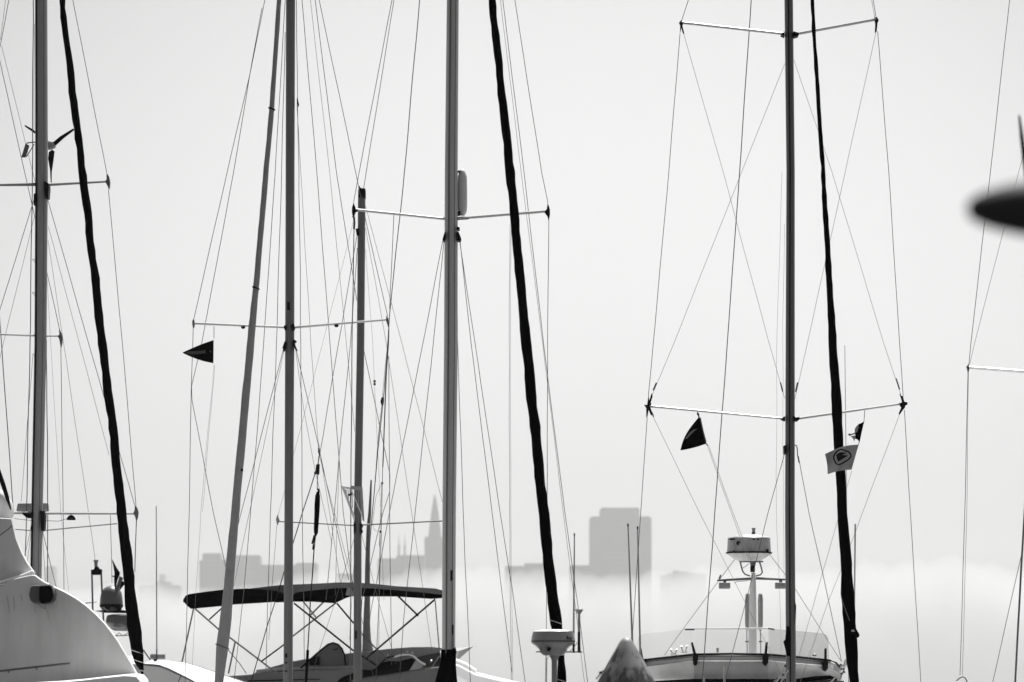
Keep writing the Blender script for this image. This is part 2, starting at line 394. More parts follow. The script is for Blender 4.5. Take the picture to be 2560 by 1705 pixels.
path(wg, 'tail_boom', [(92, 356), (84, 355), (66, 358)], YA + .58, 3, STEELD); path(wg, 'tail_boom', [(86, 360), (66, 392)], YA + .58, 2.4, STEELD)
for n_, p_, w_ in (('shroud', [(22, 0), (0, 118)], 'm'), ('shroud', [(14, 0), (1, 100)], 'l'), ('stay', [(-10, 110), (88, 548)], 'm'), ('stay', [(4, 115), (88, 455)], 'l'),
    ('halyard', [(83, 0), (81, 430), (75, 860), (66, 1280), (63, 1390)], 'd'), ('halyard', [(86, 60), (85, 330)], 'l'),
    ('shroud', [(182, 0), (267, 432)], 'm'), ('shroud', [(271, 474), (306, 860), (340, 1264)], 'm'), ('shroud', [(341, 1302), (337, 1430)], 'd'),
    ('shroud', [(120, 501), (337, 1264)], 'm'), ('stay', [(121, 567), (199, 860), (273, 1138)], 'l'), ('shroud', [(117, 680), (149, 825)], 'm'),
    ('shroud', [(152, 866), (158, 1280), (160, 1474)], 'm'), ('stay', [(120, 600), (159, 858), (221, 1280), (238, 1400)], 'l'),
    ('stay', [(118, 700), (127, 860), (152, 1280), (172, 1478)], 'f'), ('halyard', [(116, 850), (117, 950), (119.5, 1280), (119, 1455)], 'd'),
    ('shroud', [(86, 496), (0, 773), (-20, 838)], 'm'), ('stay', [(85, 545), (8, 860), (-4, 910)], 'l'), ('shroud', [(-8, 700), (4, 860), (34, 1285)], 'd'),
    ('stay', [(82, 890), (53, 1254)], 'l'), ('shroud', [(107, 1330), (140, 1466)], 'm'), ('shroud', [(106, 1330), (113, 1452)], 'l'), ('shroud', [(76, 1327), (58, 1405)], 'l'),
    ('shroud', [(78, 1327), (67, 1415)], 'l'), ('halyard', [(276, 1288), (279, 1395), (280, 1458)], 1.5)):
    L(A, n_, p_, YA, w_)

# ------------------------------------------------------------------ two-masted boat: dark main mast, short mizzen, grey furled sail
YB, YD = 51.0, 57.0
B = root('sailboat', 'two-masted sailboat with a dark main mast, shorter mizzen and grey furled sail leaning left', 'sailboat', (P(722, 0, YB).x, YB, 0), 'moored sailing boats')
hull(B, HULLW, P(735, 0, YB + 2).x, YB + 2, (-.9, -5), 6.6, 6.5, 2.7, 1.3)
mast(B, [(715, 738, 0), (714, 736.5, 430), (712.7, 736, 860), (711, 733, 1280), (708.6, 732, 1705)], YB, ALU_DARK)
mast(B, [(895, 914, 474), (892, 911, 860), (884.5, 904, 1280), (884, 904, 1705)], YD, ALU_DARK, name='mizzen_mast')
patch(B, 'mast_cap', [(896, 492), (898, 478), (896, 468), (898, 464), (902, 470), (913, 471), (913, 492)], YD - .14, .28, BLACKP)
patch(B, 'mast_bracket', [(889, 572), (897, 570), (897, 588), (891, 586)], YD - .1, .2, BLACKP)
furl(B, 'furled_sail', [(692, 703.5, 0), (673, 685.5, 274), (658, 672, 430), (634, 649, 700), (617, 636, 860), (597, 617.5, 1070), (578, 599, 1275), (559, 584, 1467),
     (546, 577, 1577), (541, 573, 1604), (536, 558, 1705), (522, 543, 1840)], (YB, 47.5), GREYSAIL, 5, .7,
     lash=((272, 5, BLACKP), (716, 4, BLACKP), (1612, 3, ROPE), (1618, 3, ROPE), (1622, 2, ROPE)))
for q in ([(602, 1171), (607, 1172), (607, 1177), (602, 1178)], [(568, 1564), (574, 1563), (573, 1570), (568, 1572)]):
    patch(B, 'grommet', q, YB - 2.9, .1, BLACKP)
path(B, 'sheet', [(560, 1610), (575, 1630), (600, 1660), (616, 1684)], YB - 2, 2.2, ROPE)
rod(B, 'spreader', (484, 808), (712, 818), YB, 6.5, SPREAD, wend=6); rod(B, 'spreader', (737, 818), (968, 799), YB, 6.5, SPREAD, wend=5)
for q in ([(484, 797), (487, 806), (485, 818), (482, 820), (480, 808), (481, 800)], [(966, 787), (971, 796), (972, 810), (973, 824), (969, 814), (965, 801)]):
    patch(B, 'spreader_tip', q, YB - .04, .08, STEELD, bevel=.008)
for x, y in ((608, 815), (841, 811)):
    MB().lathe(P(x, y + 7, YB), [(S(3, YB), 0), (S(5.5, YB), S(3, YB)), (S(6, YB), S(7, YB))], 12).build('spreader_light', BLACKP, B)
for q in ([(709, 816), (713, 812), (714, 824), (711, 824)], [(726, 814), (734, 808), (737, 818), (734, 826), (730, 824)], [(706, 868), (712, 852), (714, 870), (708, 878)],
          [(734, 848), (741, 852), (736, 856), (739, 866), (743, 874), (738, 874), (733, 862)], [(718, 755), (724, 755), (725, 774), (718, 774)]):
    patch(B, 'mast_bracket', q, YB - .14, .16, BLACKP)
patch(B, 'shackle', [(742, 244), (744, 246), (747, 260), (745, 265), (742, 260)], YB - .05, .1, BLACKP)
for y, h in ((1634, 10), (1655, 4), (1676, 4)): patch(B, 'mast_slot', [(713, y), (718, y), (718, y + h), (713, y + h)], YB - .09, .05, SLOT)
patch(B, 'mast_slot', [(887, 1578), (892, 1576), (892, 1596), (887, 1598)], YD - .085, .05, SLOT)
rod(B, 'spreader', (693, 1303), (884, 1313), YD, 4, STEELD); rod(B, 'spreader', (905, 1312), (1108, 1302), YD, 4, STEELD)
patch(B, 'spreader_tip', [(694, 1286), (697, 1296), (700, 1303), (696, 1306), (694, 1314), (691, 1306), (690, 1297)], YD - .04, .08, RADARG)
for q in ([(884, 1306), (888, 1308), (888, 1330), (884, 1334)], [(902, 1306), (907, 1312), (904, 1322), (907, 1327), (902, 1336)]): patch(B, 'mast_bracket', q, YD - .1, .2, BLACKP)
# slatted bracket on the mizzen
sb = patch(B, 'radar_bracket', [(853, 1215), (880, 1219), (878, 1223), (862, 1221), (887, 1290), (886, 1304)], YD - .18, .03, RADARW)
patch(B, 'radar_bracket', [(878, 1214), (906, 1217), (911, 1304), (906, 1300), (899, 1226), (879, 1223)], YD - .32, .03, RADARG)
for x0, y0, y1 in ((865, 1223, 1236), (870, 1223, 1248), (875, 1223, 1258), (880, 1224, 1270), (886, 1224, 1268), (891, 1225, 1270), (896, 1226, 1275)):
    path(sb, 'slat', [(x0, y0), (x0 + 1, y1)], YD - .22, 2.2, RADARG)
path(sb, 'brace', [(880, 1228), (894, 1262), (908, 1296)], YD - .26, 2, RADARW)
patch(sb, 'clamp', [(869, 1236), (874, 1234), (879, 1231), (880, 1237), (875, 1239), (870, 1239)], YD - .3, .06, BLACKP)
for n_, p_, Y_, w_ in (('shroud', [(662, 0), (640, 110), (627, 175), (568, 430), (484, 800)], YB, 'm'), ('stay', [(655, 20), (630, 155), (584, 430), (504, 860), (479, 965)], YB, 'm'),
    ('shroud', [(483, 820), (482, 860), (478, 975), (473, 1280), (463, 1692)], YB, 'm'), ('stay', [(479, 968), (480, 1000), (533, 1280), (566, 1425)], YB, 'm'),
    ('halyard', [(535, 816), (535, 846)], YB, 'm'), ('halyard', [(535, 912), (502, 1280), (478, 1698)], YB, 'f'), ('halyard', [(537, 912), (506, 1280)], YB, 'f'),
    ('stay', [(713, 0), (688, 430), (659, 860), (640, 1116), (610, 1474), (585, 1702)], YB, 'm'), ('halyard', [(713, 80), (704, 430), (691, 860), (676, 1280), (665, 1672)], YB, 'm'),
    ('halyard', [(741, 0), (744, 250), (747.5, 430), (752, 860), (756, 1280), (761, 1655)], YB, 'm'), ('stay', [(755, 0), (792, 430), (825, 860), (858, 1280), (886, 1500)], YB, 'm'),
    ('stay', [(776, 0), (824, 430), (866, 860), (887, 1078)], YB, 'l'), ('stay', [(788, 0), (841, 430), (892, 751)], YB, 'm'), ('shroud', [(798, 0), (889, 430), (912, 540), (969, 790)], YB, 'm'),
    ('halyard', [(742, 262), (752, 430), (777, 860), (796, 1110)], YB, 'l'), ('shroud', [(708, 875), (640, 1140), (592, 1325)], YB, 'm'), ('shroud', [(710, 877), (640, 1204), (584, 1468)], YB, 'l'),
    ('shroud', [(740, 872), (796, 1113), (832, 1280), (872, 1450)], YB, 'm'), ('shroud', [(739, 874), (758, 1015), (785, 1162), (830, 1360)], YB, 'l'),
    ('stay', [(797, 1110), (858, 1500)], YB, 'l'), ('stay', [(799, 1140), (888, 1480), (928, 1640)], YB, 'l'),
    ('stay', [(985, 0), (909, 472)], YD, 'm'), ('topping_lift', [(895, 575), (846, 860), (799, 1138)], YD, 'm'), ('stay', [(893, 620), (876, 860), (848, 1138), (836, 1280), (815, 1500)], YD, 'm'),
    ('shroud', [(892, 520), (806, 860), (736, 1130), (695, 1290)], YD, 'f'), ('shroud', [(692, 1313), (680, 1467), (672, 1600)], YD, 'l'), ('shroud', [(914, 515), (1004, 855), (1106, 1255)], YD, 'l'),
    ('shroud', [(972, 824), (971, 860), (966, 930), (957, 1168)], YB, 3.0), ('halyard', [(956, 990), (970, 850)], YB, 'l'), ('halyard', [(955, 1010), (946, 1090), (931, 1280)], YB, 'm'),
    ('stay', [(910, 877), (950, 1069), (975, 1187), (974, 1230), (958, 1280), (945, 1330), (905, 1500)], YD, 'm'), ('stay', [(914, 622), (932, 860), (936, 953), (952, 1280), (960, 1500)], YD, 'f'),
    ('stay', [(914, 570), (966, 860), (1029, 1280), (1081, 1634)], YD, 'l'), ('shroud', [(972, 891), (974, 1280), (979, 1662)], YB, 'm'),
    ('halyard', [(956, 1205), (940, 1240), (931, 1310), (937, 1326), (950, 1329), (948, 1365)], YD, 'l'), ('halyard', [(957, 1160), (953, 1330), (940, 1700)], YB, 'm'),
    ('halyard', [(955, 1205), (950, 1330), (946, 1640)], YD, 'l'), ('shroud', [(890, 1330), (845, 1480), (775, 1700)], YD, 'l'), ('shroud', [(903, 1332), (945, 1500), (990, 1660)], YD, 'l'),
    ('halyard', [(888, 1340), (874, 1600)], YD, 'l'), ('sheet', [(899, 1560), (936, 1700)], YD, 'l'), ('sheet', [(905, 1500), (895, 1705)], YD, 'm'), ('halyard', [(848, 1140), (838, 1490)], YD, 'l')):
    L(B, n_, p_, Y_, w_)
patch(B, 'block', [(954, 993), (959, 992), (960, 1000), (958, 1012), (953, 1012), (951, 1003)], YB - .04, .08, BLACKP)
for x, y in ((936, 953), (936, 960)): patch(B, 'shackle', [(x - 3, y - 2), (x + 3, y - 3), (x + 3, y + 2), (x - 2, y + 3)], YD - .03, .06, BLACKP)
for x, y in ((955, 1208), (951, 1329)): patch(B, 'shackle', [(x - 3, y - 1), (x + 2, y - 4), (x + 3, y + 1), (x - 1, y + 4)], YD - .03, .06, BLACKP)
# hanging mizzen tackle with a dark rolled bag
tk = MB().tube([P(x, y, YD - .5) for x, y in ((794, 1222), (797, 1226), (795, 1232), (794, 1240), (793, 1262), (792, 1290), (790, 1322), (790, 1332), (789, 1340))],
               [S(r_, YD) for r_ in (3, 2.2, 4, 6, 6.8, 6.2, 5.6, 5, 2)], 12).build('tackle_bag', BLACK, B)
patch(tk, 'block', [(790, 1161), (799, 1160), (798, 1184), (795, 1188), (790, 1184), (786, 1189), (785, 1180), (789, 1177)], YD - .52, .07, BLACKP)
patch(tk, 'shackle', [(795, 1118), (797, 1120), (798, 1128), (800, 1138), (798, 1139), (795, 1130)], YD - .52, .06, BLACKP)
patch(tk, 'strap', [(784, 1337), (788, 1338), (784, 1360), (785, 1374), (780, 1374), (782, 1360), (778, 1359)], YD - .52, .05, BLACKP)
path(tk, 'line', [(798, 1138), (795, 1161)], YD - .5, 2.6, SLOT); path(tk, 'line', [(794, 1186), (793, 1224)], YD - .5, 2, SLOT)
L(B, 'topping_lift', [(787, 1186), (758, 1275), (698, 1472), (667, 1568), (628, 1705)], YD - .6, 2.4, SLOT)
L(B, 'sheet', [(789, 1336), (785, 1375), (776, 1500), (769, 1631)], YD - .5, 3, SLOT); L(B, 'sheet', [(769.5, 1625), (765, 1705)], YD - .5, 7, BLACK)

# ------------------------------------------------------------------ sailboat in the middle: pale mast, black furled sail
YC = 42.0
Cc = root('sailboat', 'central sailboat with the palest mast, a capsule reflector and the thickest black furled sail', 'sailboat', (P(1128, 0, YC).x, YC, 0), 'moored sailing boats')
hull(Cc, HULLW, P(1120, 0, YC).x, YC, (1.5, -5), 4.7, 4.4, 2.5, 1.3)
cm = mast(Cc, [(1117, 1147, 0), (1112, 1144.5, 430), (1110, 1144.5, 860), (1106, 1140, 1280), (1105, 1138, 1705)], YC, ALU_LIGHT, slot=.33, gm=mat('groove_grey', .13, .5))
furl(Cc, 'furled_sail', [(1221, 1239, 0), (1264, 1287, 430), (1280, 1302, 595), (1303, 1328.5, 860), (1324, 1350, 1069), (1346, 1372, 1280), (1359, 1386, 1412), (1369, 1398, 1514),
     (1375, 1407, 1549), (1378, 1406, 1572), (1389, 1408, 1600), (1394, 1410, 1645), (1393, 1416, 1700), (1396, 1418, 1800)], (YC, 38.3), BLACK, 9, 2.1,
     lash=((1563, 1.8, ROPEL), (1640, 1.6, ROPEL), (1690, 1.6, ROPEL)))
rod(Cc, 'spreader', (888, 524), (1114, 547), YC, 7, SPREAD); rod(Cc, 'spreader', (1144, 546), (1364, 528), YC, 7, SPREAD)
rod(Cc, 'spreader_socket', (1142, 547), (1172, 545), YC - .01, 7, STEELD)
for q in ([(884, 505), (887, 514), (890, 522), (895, 527), (888, 529), (886, 536), (882, 543), (879.5, 530), (880, 518)],
          [(1369, 507), (1372, 514), (1375, 524), (1375, 536), (1372, 552), (1369, 540), (1361, 529), (1367, 522)]): patch(Cc, 'spreader_tip', q, YC - .04, .08, BLACKP, bevel=.008)
path(Cc, 'turnbuckle', [(881, 541), (885, 543), (886, 556), (885, 573)], YC, 5.5, STEELD)
for q in ([(1106, 598), (1112, 578), (1113, 596), (1110, 602)], [(1142, 578), (1147, 580), (1153, 596), (1151, 601), (1142, 600)], [(1143, 566), (1149, 568), (1149, 572), (1143, 573)]):
    patch(Cc, 'mast_bracket', q, YC - .12, .2, BLACKP)
rf = MB().lathe(P(1156, 540, YC + .05), [(.003, 0), (S(6, YC), S(1, YC)), (S(10.5, YC), S(9, YC)), (S(12, YC), S(20, YC)), (S(12.3, YC), S(46.5, YC)), (S(11.6, YC), S(47.5, YC)), (S(12.3, YC), S(48.5, YC)),
     (S(12, YC), S(81, YC)), (S(11.2, YC), S(82, YC)), (S(11.8, YC), S(83, YC)), (S(11, YC), S(100, YC)), (S(8, YC), S(111, YC)), (S(3, YC), S(117, YC)), (.003, S(118, YC))], 24).build('radar_reflector', RADARW, Cc)
MB().pbox(1140, 426, 1152, 430, YC, .08).build('bracket', STEELD, rf); MB().pbox(1140, 528, 1150, 538, YC, .08).build('bracket', BLACKP, rf)
for q in ([(1126, 1426), (1132, 1426), (1132, 1452), (1126, 1452)], [(1130, 1562), (1134, 1562), (1134, 1586), (1130, 1588)]):
    patch(cm, 'mast_slot', q, YC - .098, .06, SLOT)
path(cm, 'rope', [(1131, 1450), (1131, 1562)], YC - .1, 2.4, ROPE); path(cm, 'rope', [(1133, 1586), (1133, 1632)], YC - .1, 2.4, ROPE)
MB().tube([P(x, y, YC) for x, y in ((1121, 1624), (1121, 1640), (1120, 1660), (1117, 1690), (1114, 1730), (1110, 1780))], [S(r_, YC) for r_ in (18, 19, 20, 25, 33, 42)], 18, wy=1.3).build('sail_cover', BLACK, Cc)
patch(Cc, 'sail_cover_flap', [(1128, 1624), (1136, 1620), (1138, 1616), (1141, 1628), (1140, 1636), (1132, 1640)], YC - .2, .1, BLACK)
for n_, p_, w_ in (('shroud', [(980, 0), (898, 430), (884, 506)], 'm'), ('shroud', [(885, 573), (880, 860), (877, 1280), (876, 1705)], 'd'), ('shroud', [(1287, 0), (1354, 430), (1370, 508)], 'm'),
    ('shroud', [(1372, 551), (1369, 860), (1368, 1228), (1366, 1514), (1364, 1705)], 'm'), ('halyard', [(1049, 0), (1011, 430), (974, 786), (964, 932), (931, 1280), (920, 1400)], 2.2),
    ('halyard', [(985, 532), (981, 620), (974, 773)], 'm'), ('shroud', [(1107, 602), (1057, 860), (974, 1280), (942, 1453), (928, 1522), (903, 1705)], 'm'),
    ('shroud', [(1110, 602), (1083, 860), (1038, 1280), (1009, 1549), (998, 1705)], 'm'), ('shroud', [(1149, 602), (1188, 860), (1250, 1280), (1280, 1468), (1313, 1705)], 'm'),
    ('shroud', [(1150, 602), (1178, 860), (1230, 1280), (1280, 1680)], 'm'), ('halyard', [(1142, 545), (1144, 850), (1158, 1280), (1176, 1705)], 'm'),
    ('stay', [(1257, 0), (1310, 430), (1359, 860), (1412, 1280), (1446, 1522), (1469, 1705)], 'm'), ('stay', [(1251, 0), (1303, 430), (1357, 860), (1408, 1280), (1444, 1560), (1461, 1705)], 'l'),
    ('halyard', [(1275, 560), (1273, 860), (1274, 1280), (1278, 1705)], 'l'), ('halyard', [(1278, 560), (1276, 860), (1277, 1280), (1282, 1705)], 'f'), ('sheet', [(1118, 560), (1113, 1620)], 'f')):
    L(Cc, n_, p_, YC, w_)

# ------------------------------------------------------------------ sailboat right of the middle: two pairs of spreaders with crossed stays
YE = 44.0
E = root('sailboat', 'sailboat right of centre with crossed diagonal stays, two pairs of thin spreaders and flags', 'sailboat', (P(1976, 0, YE).x, YE, 0), 'moored sailing boats')
hull(E, HULLW, P(1978, 0, YE).x, YE, (1.6, -5), 4.7, 4.6, 2.6, 1.3)
em = mast(E, [(1961, 1982.5, 0), (1966, 1987, 430), (1964, 1987, 860), (1962.5, 1987, 1280), (1965, 1990, 1705)], YE, ALU_BLACK, slot=.4)
furl(E, 'furled_sail', [(2025.5, 2034.5, 0), (2052, 2063, 430), (2063, 2078, 649), (2072, 2092, 860), (2079, 2104, 1015), (2094, 2119, 1280), (2102, 2131, 1429), (2103, 2137, 1494), (2108, 2139, 1560),
     (2110, 2142, 1600), (2124, 2148, 1700), (2138, 2158, 1830)], (YE, 40.3), BLACK, 14, 1.7, lash=())
patch(E, 'sail_tie', [(2137, 1566), (2149, 1586), (2148, 1592), (2138, 1598), (2130, 1580)], 40.6, .06, BLACK)
path(E, 'sheet', [(2103, 1494), (2112, 1520), (2124, 1552)], 40.5, 1.6, ROPE)
patch(E, 'sail_number', [(2128, 1577), (2133, 1573), (2138, 1579), (2130, 1579)], 40.42, .02, ROPEL)
rod(E, 'spreader', (1624, 1015), (1956, 1046), YE, 7, SPREAD, wend=6); rod(E, 'spreader', (1996, 1046), (2255, 1009), YE, 7, SPREAD, wend=5.5)
rod(E, 'spreader', (1704, 56), (1958, 84), YE, 7, SPREAD); rod(E, 'spreader', (1994, 84), (2190, 48), YE, 7, SPREAD)
for q in ([(1611, 1012), (1618, 1012), (1620, 998), (1622, 985), (1623, 1002), (1628, 986), (1632, 990), (1627, 1006), (1630, 1016), (1626, 1018), (1632, 1036), (1628, 1038), (1622, 1024), (1618, 1044), (1616, 1042), (1616, 1020)],
          [(2250, 984), (2254, 990), (2257, 990), (2261, 1004), (2269, 1006), (2269, 1011), (2264, 1013), (2262, 1020), (2258, 1024), (2250, 1036), (2248, 1032), (2254, 1018), (2249, 1011), (2256, 1004)],
          [(1698, 56), (1703, 50), (1709, 56), (1706, 64), (1711, 84), (1707, 80), (1704, 68), (1700, 84), (1701, 62)],
          [(2186, 44), (2192, 42), (2197, 50), (2194, 58), (2192, 78), (2188, 80), (2189, 58)]): patch(E, 'spreader_tip', q, YE - .03, .06, BLACKP)
for q in ([(1952, 1046), (1963, 1040), (1963, 1052)], [(1985, 1039), (1990, 1044), (1998, 1042), (2000, 1047), (1995, 1052), (1985, 1052)], [(1953, 85), (1961, 78), (1962, 90)], [(1984, 78), (1997, 82), (1997, 88), (1984, 92)],
          [(1960, 1114), (1964, 1112), (1964, 1134), (1961, 1136)]): patch(E, 'mast_bracket', q, YE - .1, .16, BLACKP)
path(E, 'mast_hook', [(1986, 1112), (1991, 1114), (1993, 1120), (1994, 1138), (1998, 1158)], YE, 2.6, STEELD)
patch(em, 'halyard_bag', [(1967, 1566), (1972, 1566), (1976, 1600), (1976, 1640), (1968, 1640), (1964, 1622), (1959, 1604), (1964, 1598)], YE - .1, .06, BLACK)
patch(em, 'mast_cleat', [(1987, 1500), (1990.5, 1515), (1989, 1560), (1987, 1560)], YE - .05, .05, BLACKP)
for n_, p_, w_ in (('shroud', [(1721, 0), (1704, 52)], 'm'), ('shroud', [(1700, 84), (1672, 430), (1633, 860), (1621, 988)], 'm'), ('shroud', [(1618, 1044), (1602, 1280), (1584, 1549), (1572, 1705)], 'm'),
    ('stay', [(1709, 84), (1808, 430), (1920, 848), (1962, 996)], 'l'), ('stay', [(1962, 159), (1855, 428), (1684, 860), (1630, 988)], 'l'),
    ('stay', [(1878, 0), (1849, 430), (1818, 860), (1787, 1280), (1756, 1697)], 'd'), ('shroud', [(2183, 0), (2190, 42)], 'm'), ('shroud', [(2179, 0), (2187, 44)], 'l'), ('shroud', [(2194, 78), (2222, 430), (2249, 860), (2258, 992)], 'm'),
    ('shroud', [(2261, 1025), (2276, 1280), (2302, 1705)], 'm'), ('stay', [(2190, 80), (2113, 430), (2018, 860), (1987, 998)], 'l'), ('stay', [(1985, 150), (2080, 430), (2210, 860), (2252, 986)], 'l'),
    ('stay', [(1630, 1036), (1748, 1280), (1920, 1618), (1962, 1705)], 'l'), ('halyard', [(1768, 1113), (1828, 1280), (1872, 1401)], 'l'), ('halyard', [(1771, 1113), (1832, 1280), (1877, 1401)], 'l'),
    ('stay', [(2249, 1036), (2157, 1280), (2101, 1428), (2069, 1508), (2002, 1702)], 'l'), ('shroud', [(1961, 1136), (1920, 1282), (1878, 1453), (1813, 1702)], 'm'), ('shroud', [(1996, 1140), (2022, 1280), (2057, 1434), (2104, 1655)], 'm'),
    ('halyard', [(2130, 1176), (2118, 1215), (2057, 1429), (1997, 1640)], 'l'), ('halyard', [(1955, 430), (1942, 860), (1941, 1280), (1954, 1632)], 'f'), ('halyard', [(1961, 560), (1957, 860), (1958, 1280), (1960, 1450)], 'f'),
    ('halyard', [(1988.5, 1560), (1989, 1640)], 1.6), ('halyard', [(2162, 1026), (2160, 1053), (2146, 1112)], 'm')):
    L(E, n_, p_, YE, w_, WIREL if w_ in ('l', 'f') else None)

for a, b_ in (((1641, 957), (1633, 976)), ((1630, 984), (1627, 1000)), ((2240, 946), (2249, 974)), ((1951, 956), (1957, 980)), ((1994, 956), (1989, 980)), ((1629, 1030), (1634, 1042)), ((2252, 1026), (2248, 1036))):
    rod(E, 'turnbuckle', a, b_, YE - .02, 3.6, STEELD)
# ------------------------------------------------------------------ sailboat at the right edge
YF = 46.0
F = root('sailboat', 'sailboat mostly cut off by the right edge, showing one bright white spreader and its shrouds', 'sailboat', (P(2700, 0, YF).x, YF, 0), 'moored sailing boats')
hull(F, HULLW, P(2700, 0, YF).x, YF, (.6, -5), 4.7, 5, 2.6, 1.3)
mast(F, [(2690, 2712, 0), (2688, 2711, 900), (2688, 2712, 1705)], YF, ALU_MID)
rod(F, 'spreader', (2422, 918), (2690, 938), YF, 8, WHITE)
patch(F, 'spreader_tip', [(2417, 916), (2421, 911), (2425, 916), (2423, 924), (2421, 934), (2419, 924)], YF - .03, .06, STEELD)
for n_, p_, w_ in (('shroud', [(2524, 0), (2476, 430), (2427, 860), (2422, 913)], 'm'), ('shroud', [(2645, 55), (2560, 380), (2509, 575), (2436, 860), (2424, 912)], 'l'), ('shroud', [(2420, 932), (2412, 1280), (2400, 1688)], 'm'), ('shroud', [(2421, 932), (2417, 1280), (2406, 1688)], 'l'),
    ('stay', [(2674, -700), (2562, 1270), (2550, 1480), (2538, 1705)], 5), ('stay', [(2561, 1290), (2556, 1376), (2482, 1705)], 'm')): L(F, n_, p_, YF, w_)
path(F, 'shackle', [(2391, 1702), (2398, 1696), (2406, 1692), (2412, 1694), (2417, 1702), (2418, 1712)], YF, 3, STEELD)

# ------------------------------------------------------------------ grey boat with two biminis, behind the masts
YK = 64.0
K = root('motor_cruiser', 'grey cruiser with two bimini tops on crossed tubes, raked bow pointing right', 'motor boat', (P(860, 0, YK).x, YK, 0), 'motor boats')
MB().loft([[P(x, 1730 + q, YK + y) for y, q in ((0, 0), (-1.2, 60), (-1.2, 290), (1.6, 290), (1.6, 60), (1.2, 0))] for x in (470, 800, 1080)] +
          [[P(1190, 1700 + q, YK + y) for y, q in ((.2, 0), (.2, 20), (.2, 100), (.5, 100), (.5, 20), (.5, 0))]]).build('hull', GREYHULL, K)
patch(K, 'cabin_side', [(556, 1690), (600, 1687), (632, 1685), (642, 1677), (720, 1655), (800, 1641), (880, 1632), (970, 1622), (1030, 1617.5), (1098, 1617), (1116, 1622), (1112, 1760), (556, 1760)], YK + .5, 1.6, GREYHULL, bevel=.03)
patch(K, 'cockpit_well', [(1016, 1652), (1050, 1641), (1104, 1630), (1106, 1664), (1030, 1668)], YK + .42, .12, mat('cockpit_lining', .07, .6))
bow = MB().loft([[P(1100, 1623, YK + .6), P(1100, 1632, YK + .3), P(1104, 1668, YK + .1), P(1104, 1668, YK + 1.4), P(1100, 1630, YK + 1.4)],
                 [P(1146, 1620, YK + .75), P(1148, 1627, YK + .45), P(1140, 1654, YK + .35), P(1140, 1654, YK + 1.3), P(1146, 1626, YK + 1.3)],
                 [P(1184, 1614.5, YK + .95), P(1184, 1615.5, YK + .9), P(1182, 1617, YK + .9), P(1182, 1617, YK + 1.0), P(1184, 1615.5, YK + 1.0)]]).build('bow', GREYHULL, K)
MB().loft([[P(x, yt, YK - .1 + q), P(x, yt + 8, YK - .9), P(x, yt + 34, YK - 1.0), P(x, yt + 34, YK + .2)] for x, yt, q in ((1110, 1646, .1), (1150, 1659, .1), (1186, 1679, 0), (1240, 1692, 0), (1300, 1706, 0), (1380, 1724, 0))]).build('foredeck', WHITE, K)
MB().tube([P(x, y, YK - .35) for x, y in ((1136, 1658), (1160, 1668), (1186, 1683), (1190, 1686))], [S(r_, YK) for r_ in (13, 13, 11, 3)], 14).build('fender', WHITE, K)
patch(K, 'coaming', [(640, 1674), (700, 1669), (790, 1667), (892, 1664), (892, 1671), (790, 1675), (700, 1678), (640, 1683)], YK + .3, .15, RADARW, bevel=.02)
patch(K, 'hull_side', [(560, 1699), (640, 1684), (780, 1676), (880, 1671), (905, 1682), (960, 1686), (1030, 1675), (1094, 1668), (1108, 1668), (1104, 1770), (560, 1770)], YK - .3, .5, GREYDARK, bevel=.02)
patch(K, 'side_stripe', [(620, 1701), (720, 1698.5), (800, 1697), (800, 1699), (720, 1701), (620, 1704)], YK - .33, .1, SLOT)
patch(K, 'side_window', [(838, 1712), (850, 1697), (862, 1690), (884, 1683), (903, 1673), (924, 1675), (934, 1673), (953, 1657), (972, 1652), (997, 1653), (1008, 1650), (1031, 1645), (1036, 1651), (1030, 1664), (1024, 1675),
      (999, 1681), (955, 1688), (903, 1695), (884, 1699), (862, 1712)], YK - .36, .3, mat('dark_glass', .004, .3, spec=.04), bevel=.01)
path(K, 'hatch_rim_and_shine', [(946, 1666), (957, 1653), (968, 1645), (978, 1641), (988, 1641)], YK - .4, 4.5, BLACKP)
path(K, 'hatch_rim_and_shine', [(984, 1643), (996, 1639), (1008, 1636.5), (1022, 1636.5), (1034, 1640), (1042, 1648), (1052, 1656), (1064, 1662)], YK - .4, 5, WHITE)  # shine along the top of the hatch arch, put in as a white tube
patch(K, 'hatch', [(1040, 1650), (1060, 1662), (1050, 1672), (1024, 1676), (1032, 1662)], YK - .38, .1, GREYHULL)
path(K, 'windscreen_frame', [(752, 1670), (773, 1651), (800, 1627), (820, 1611), (833, 1607), (845, 1611), (855, 1622), (861, 1637), (864, 1664)], YK + .2, 4.5, BLACKP)
patch(K, 'windscreen', [(760, 1664), (800, 1628), (822, 1611), (834, 1608), (846, 1613), (856, 1626), (861, 1664)], YK + .24, .03, mat('smoked_glass', .12, .2))
patch(K, 'instrument_pod', [(772, 1648), (786, 1640), (798, 1641), (799, 1662), (774, 1664)], YK + .05, .15, BLACKP, bevel=.02)
path(K, 'cleat', [(832, 1622), (838, 1625), (845, 1620)], YK + .1, 2.4, SLOT)
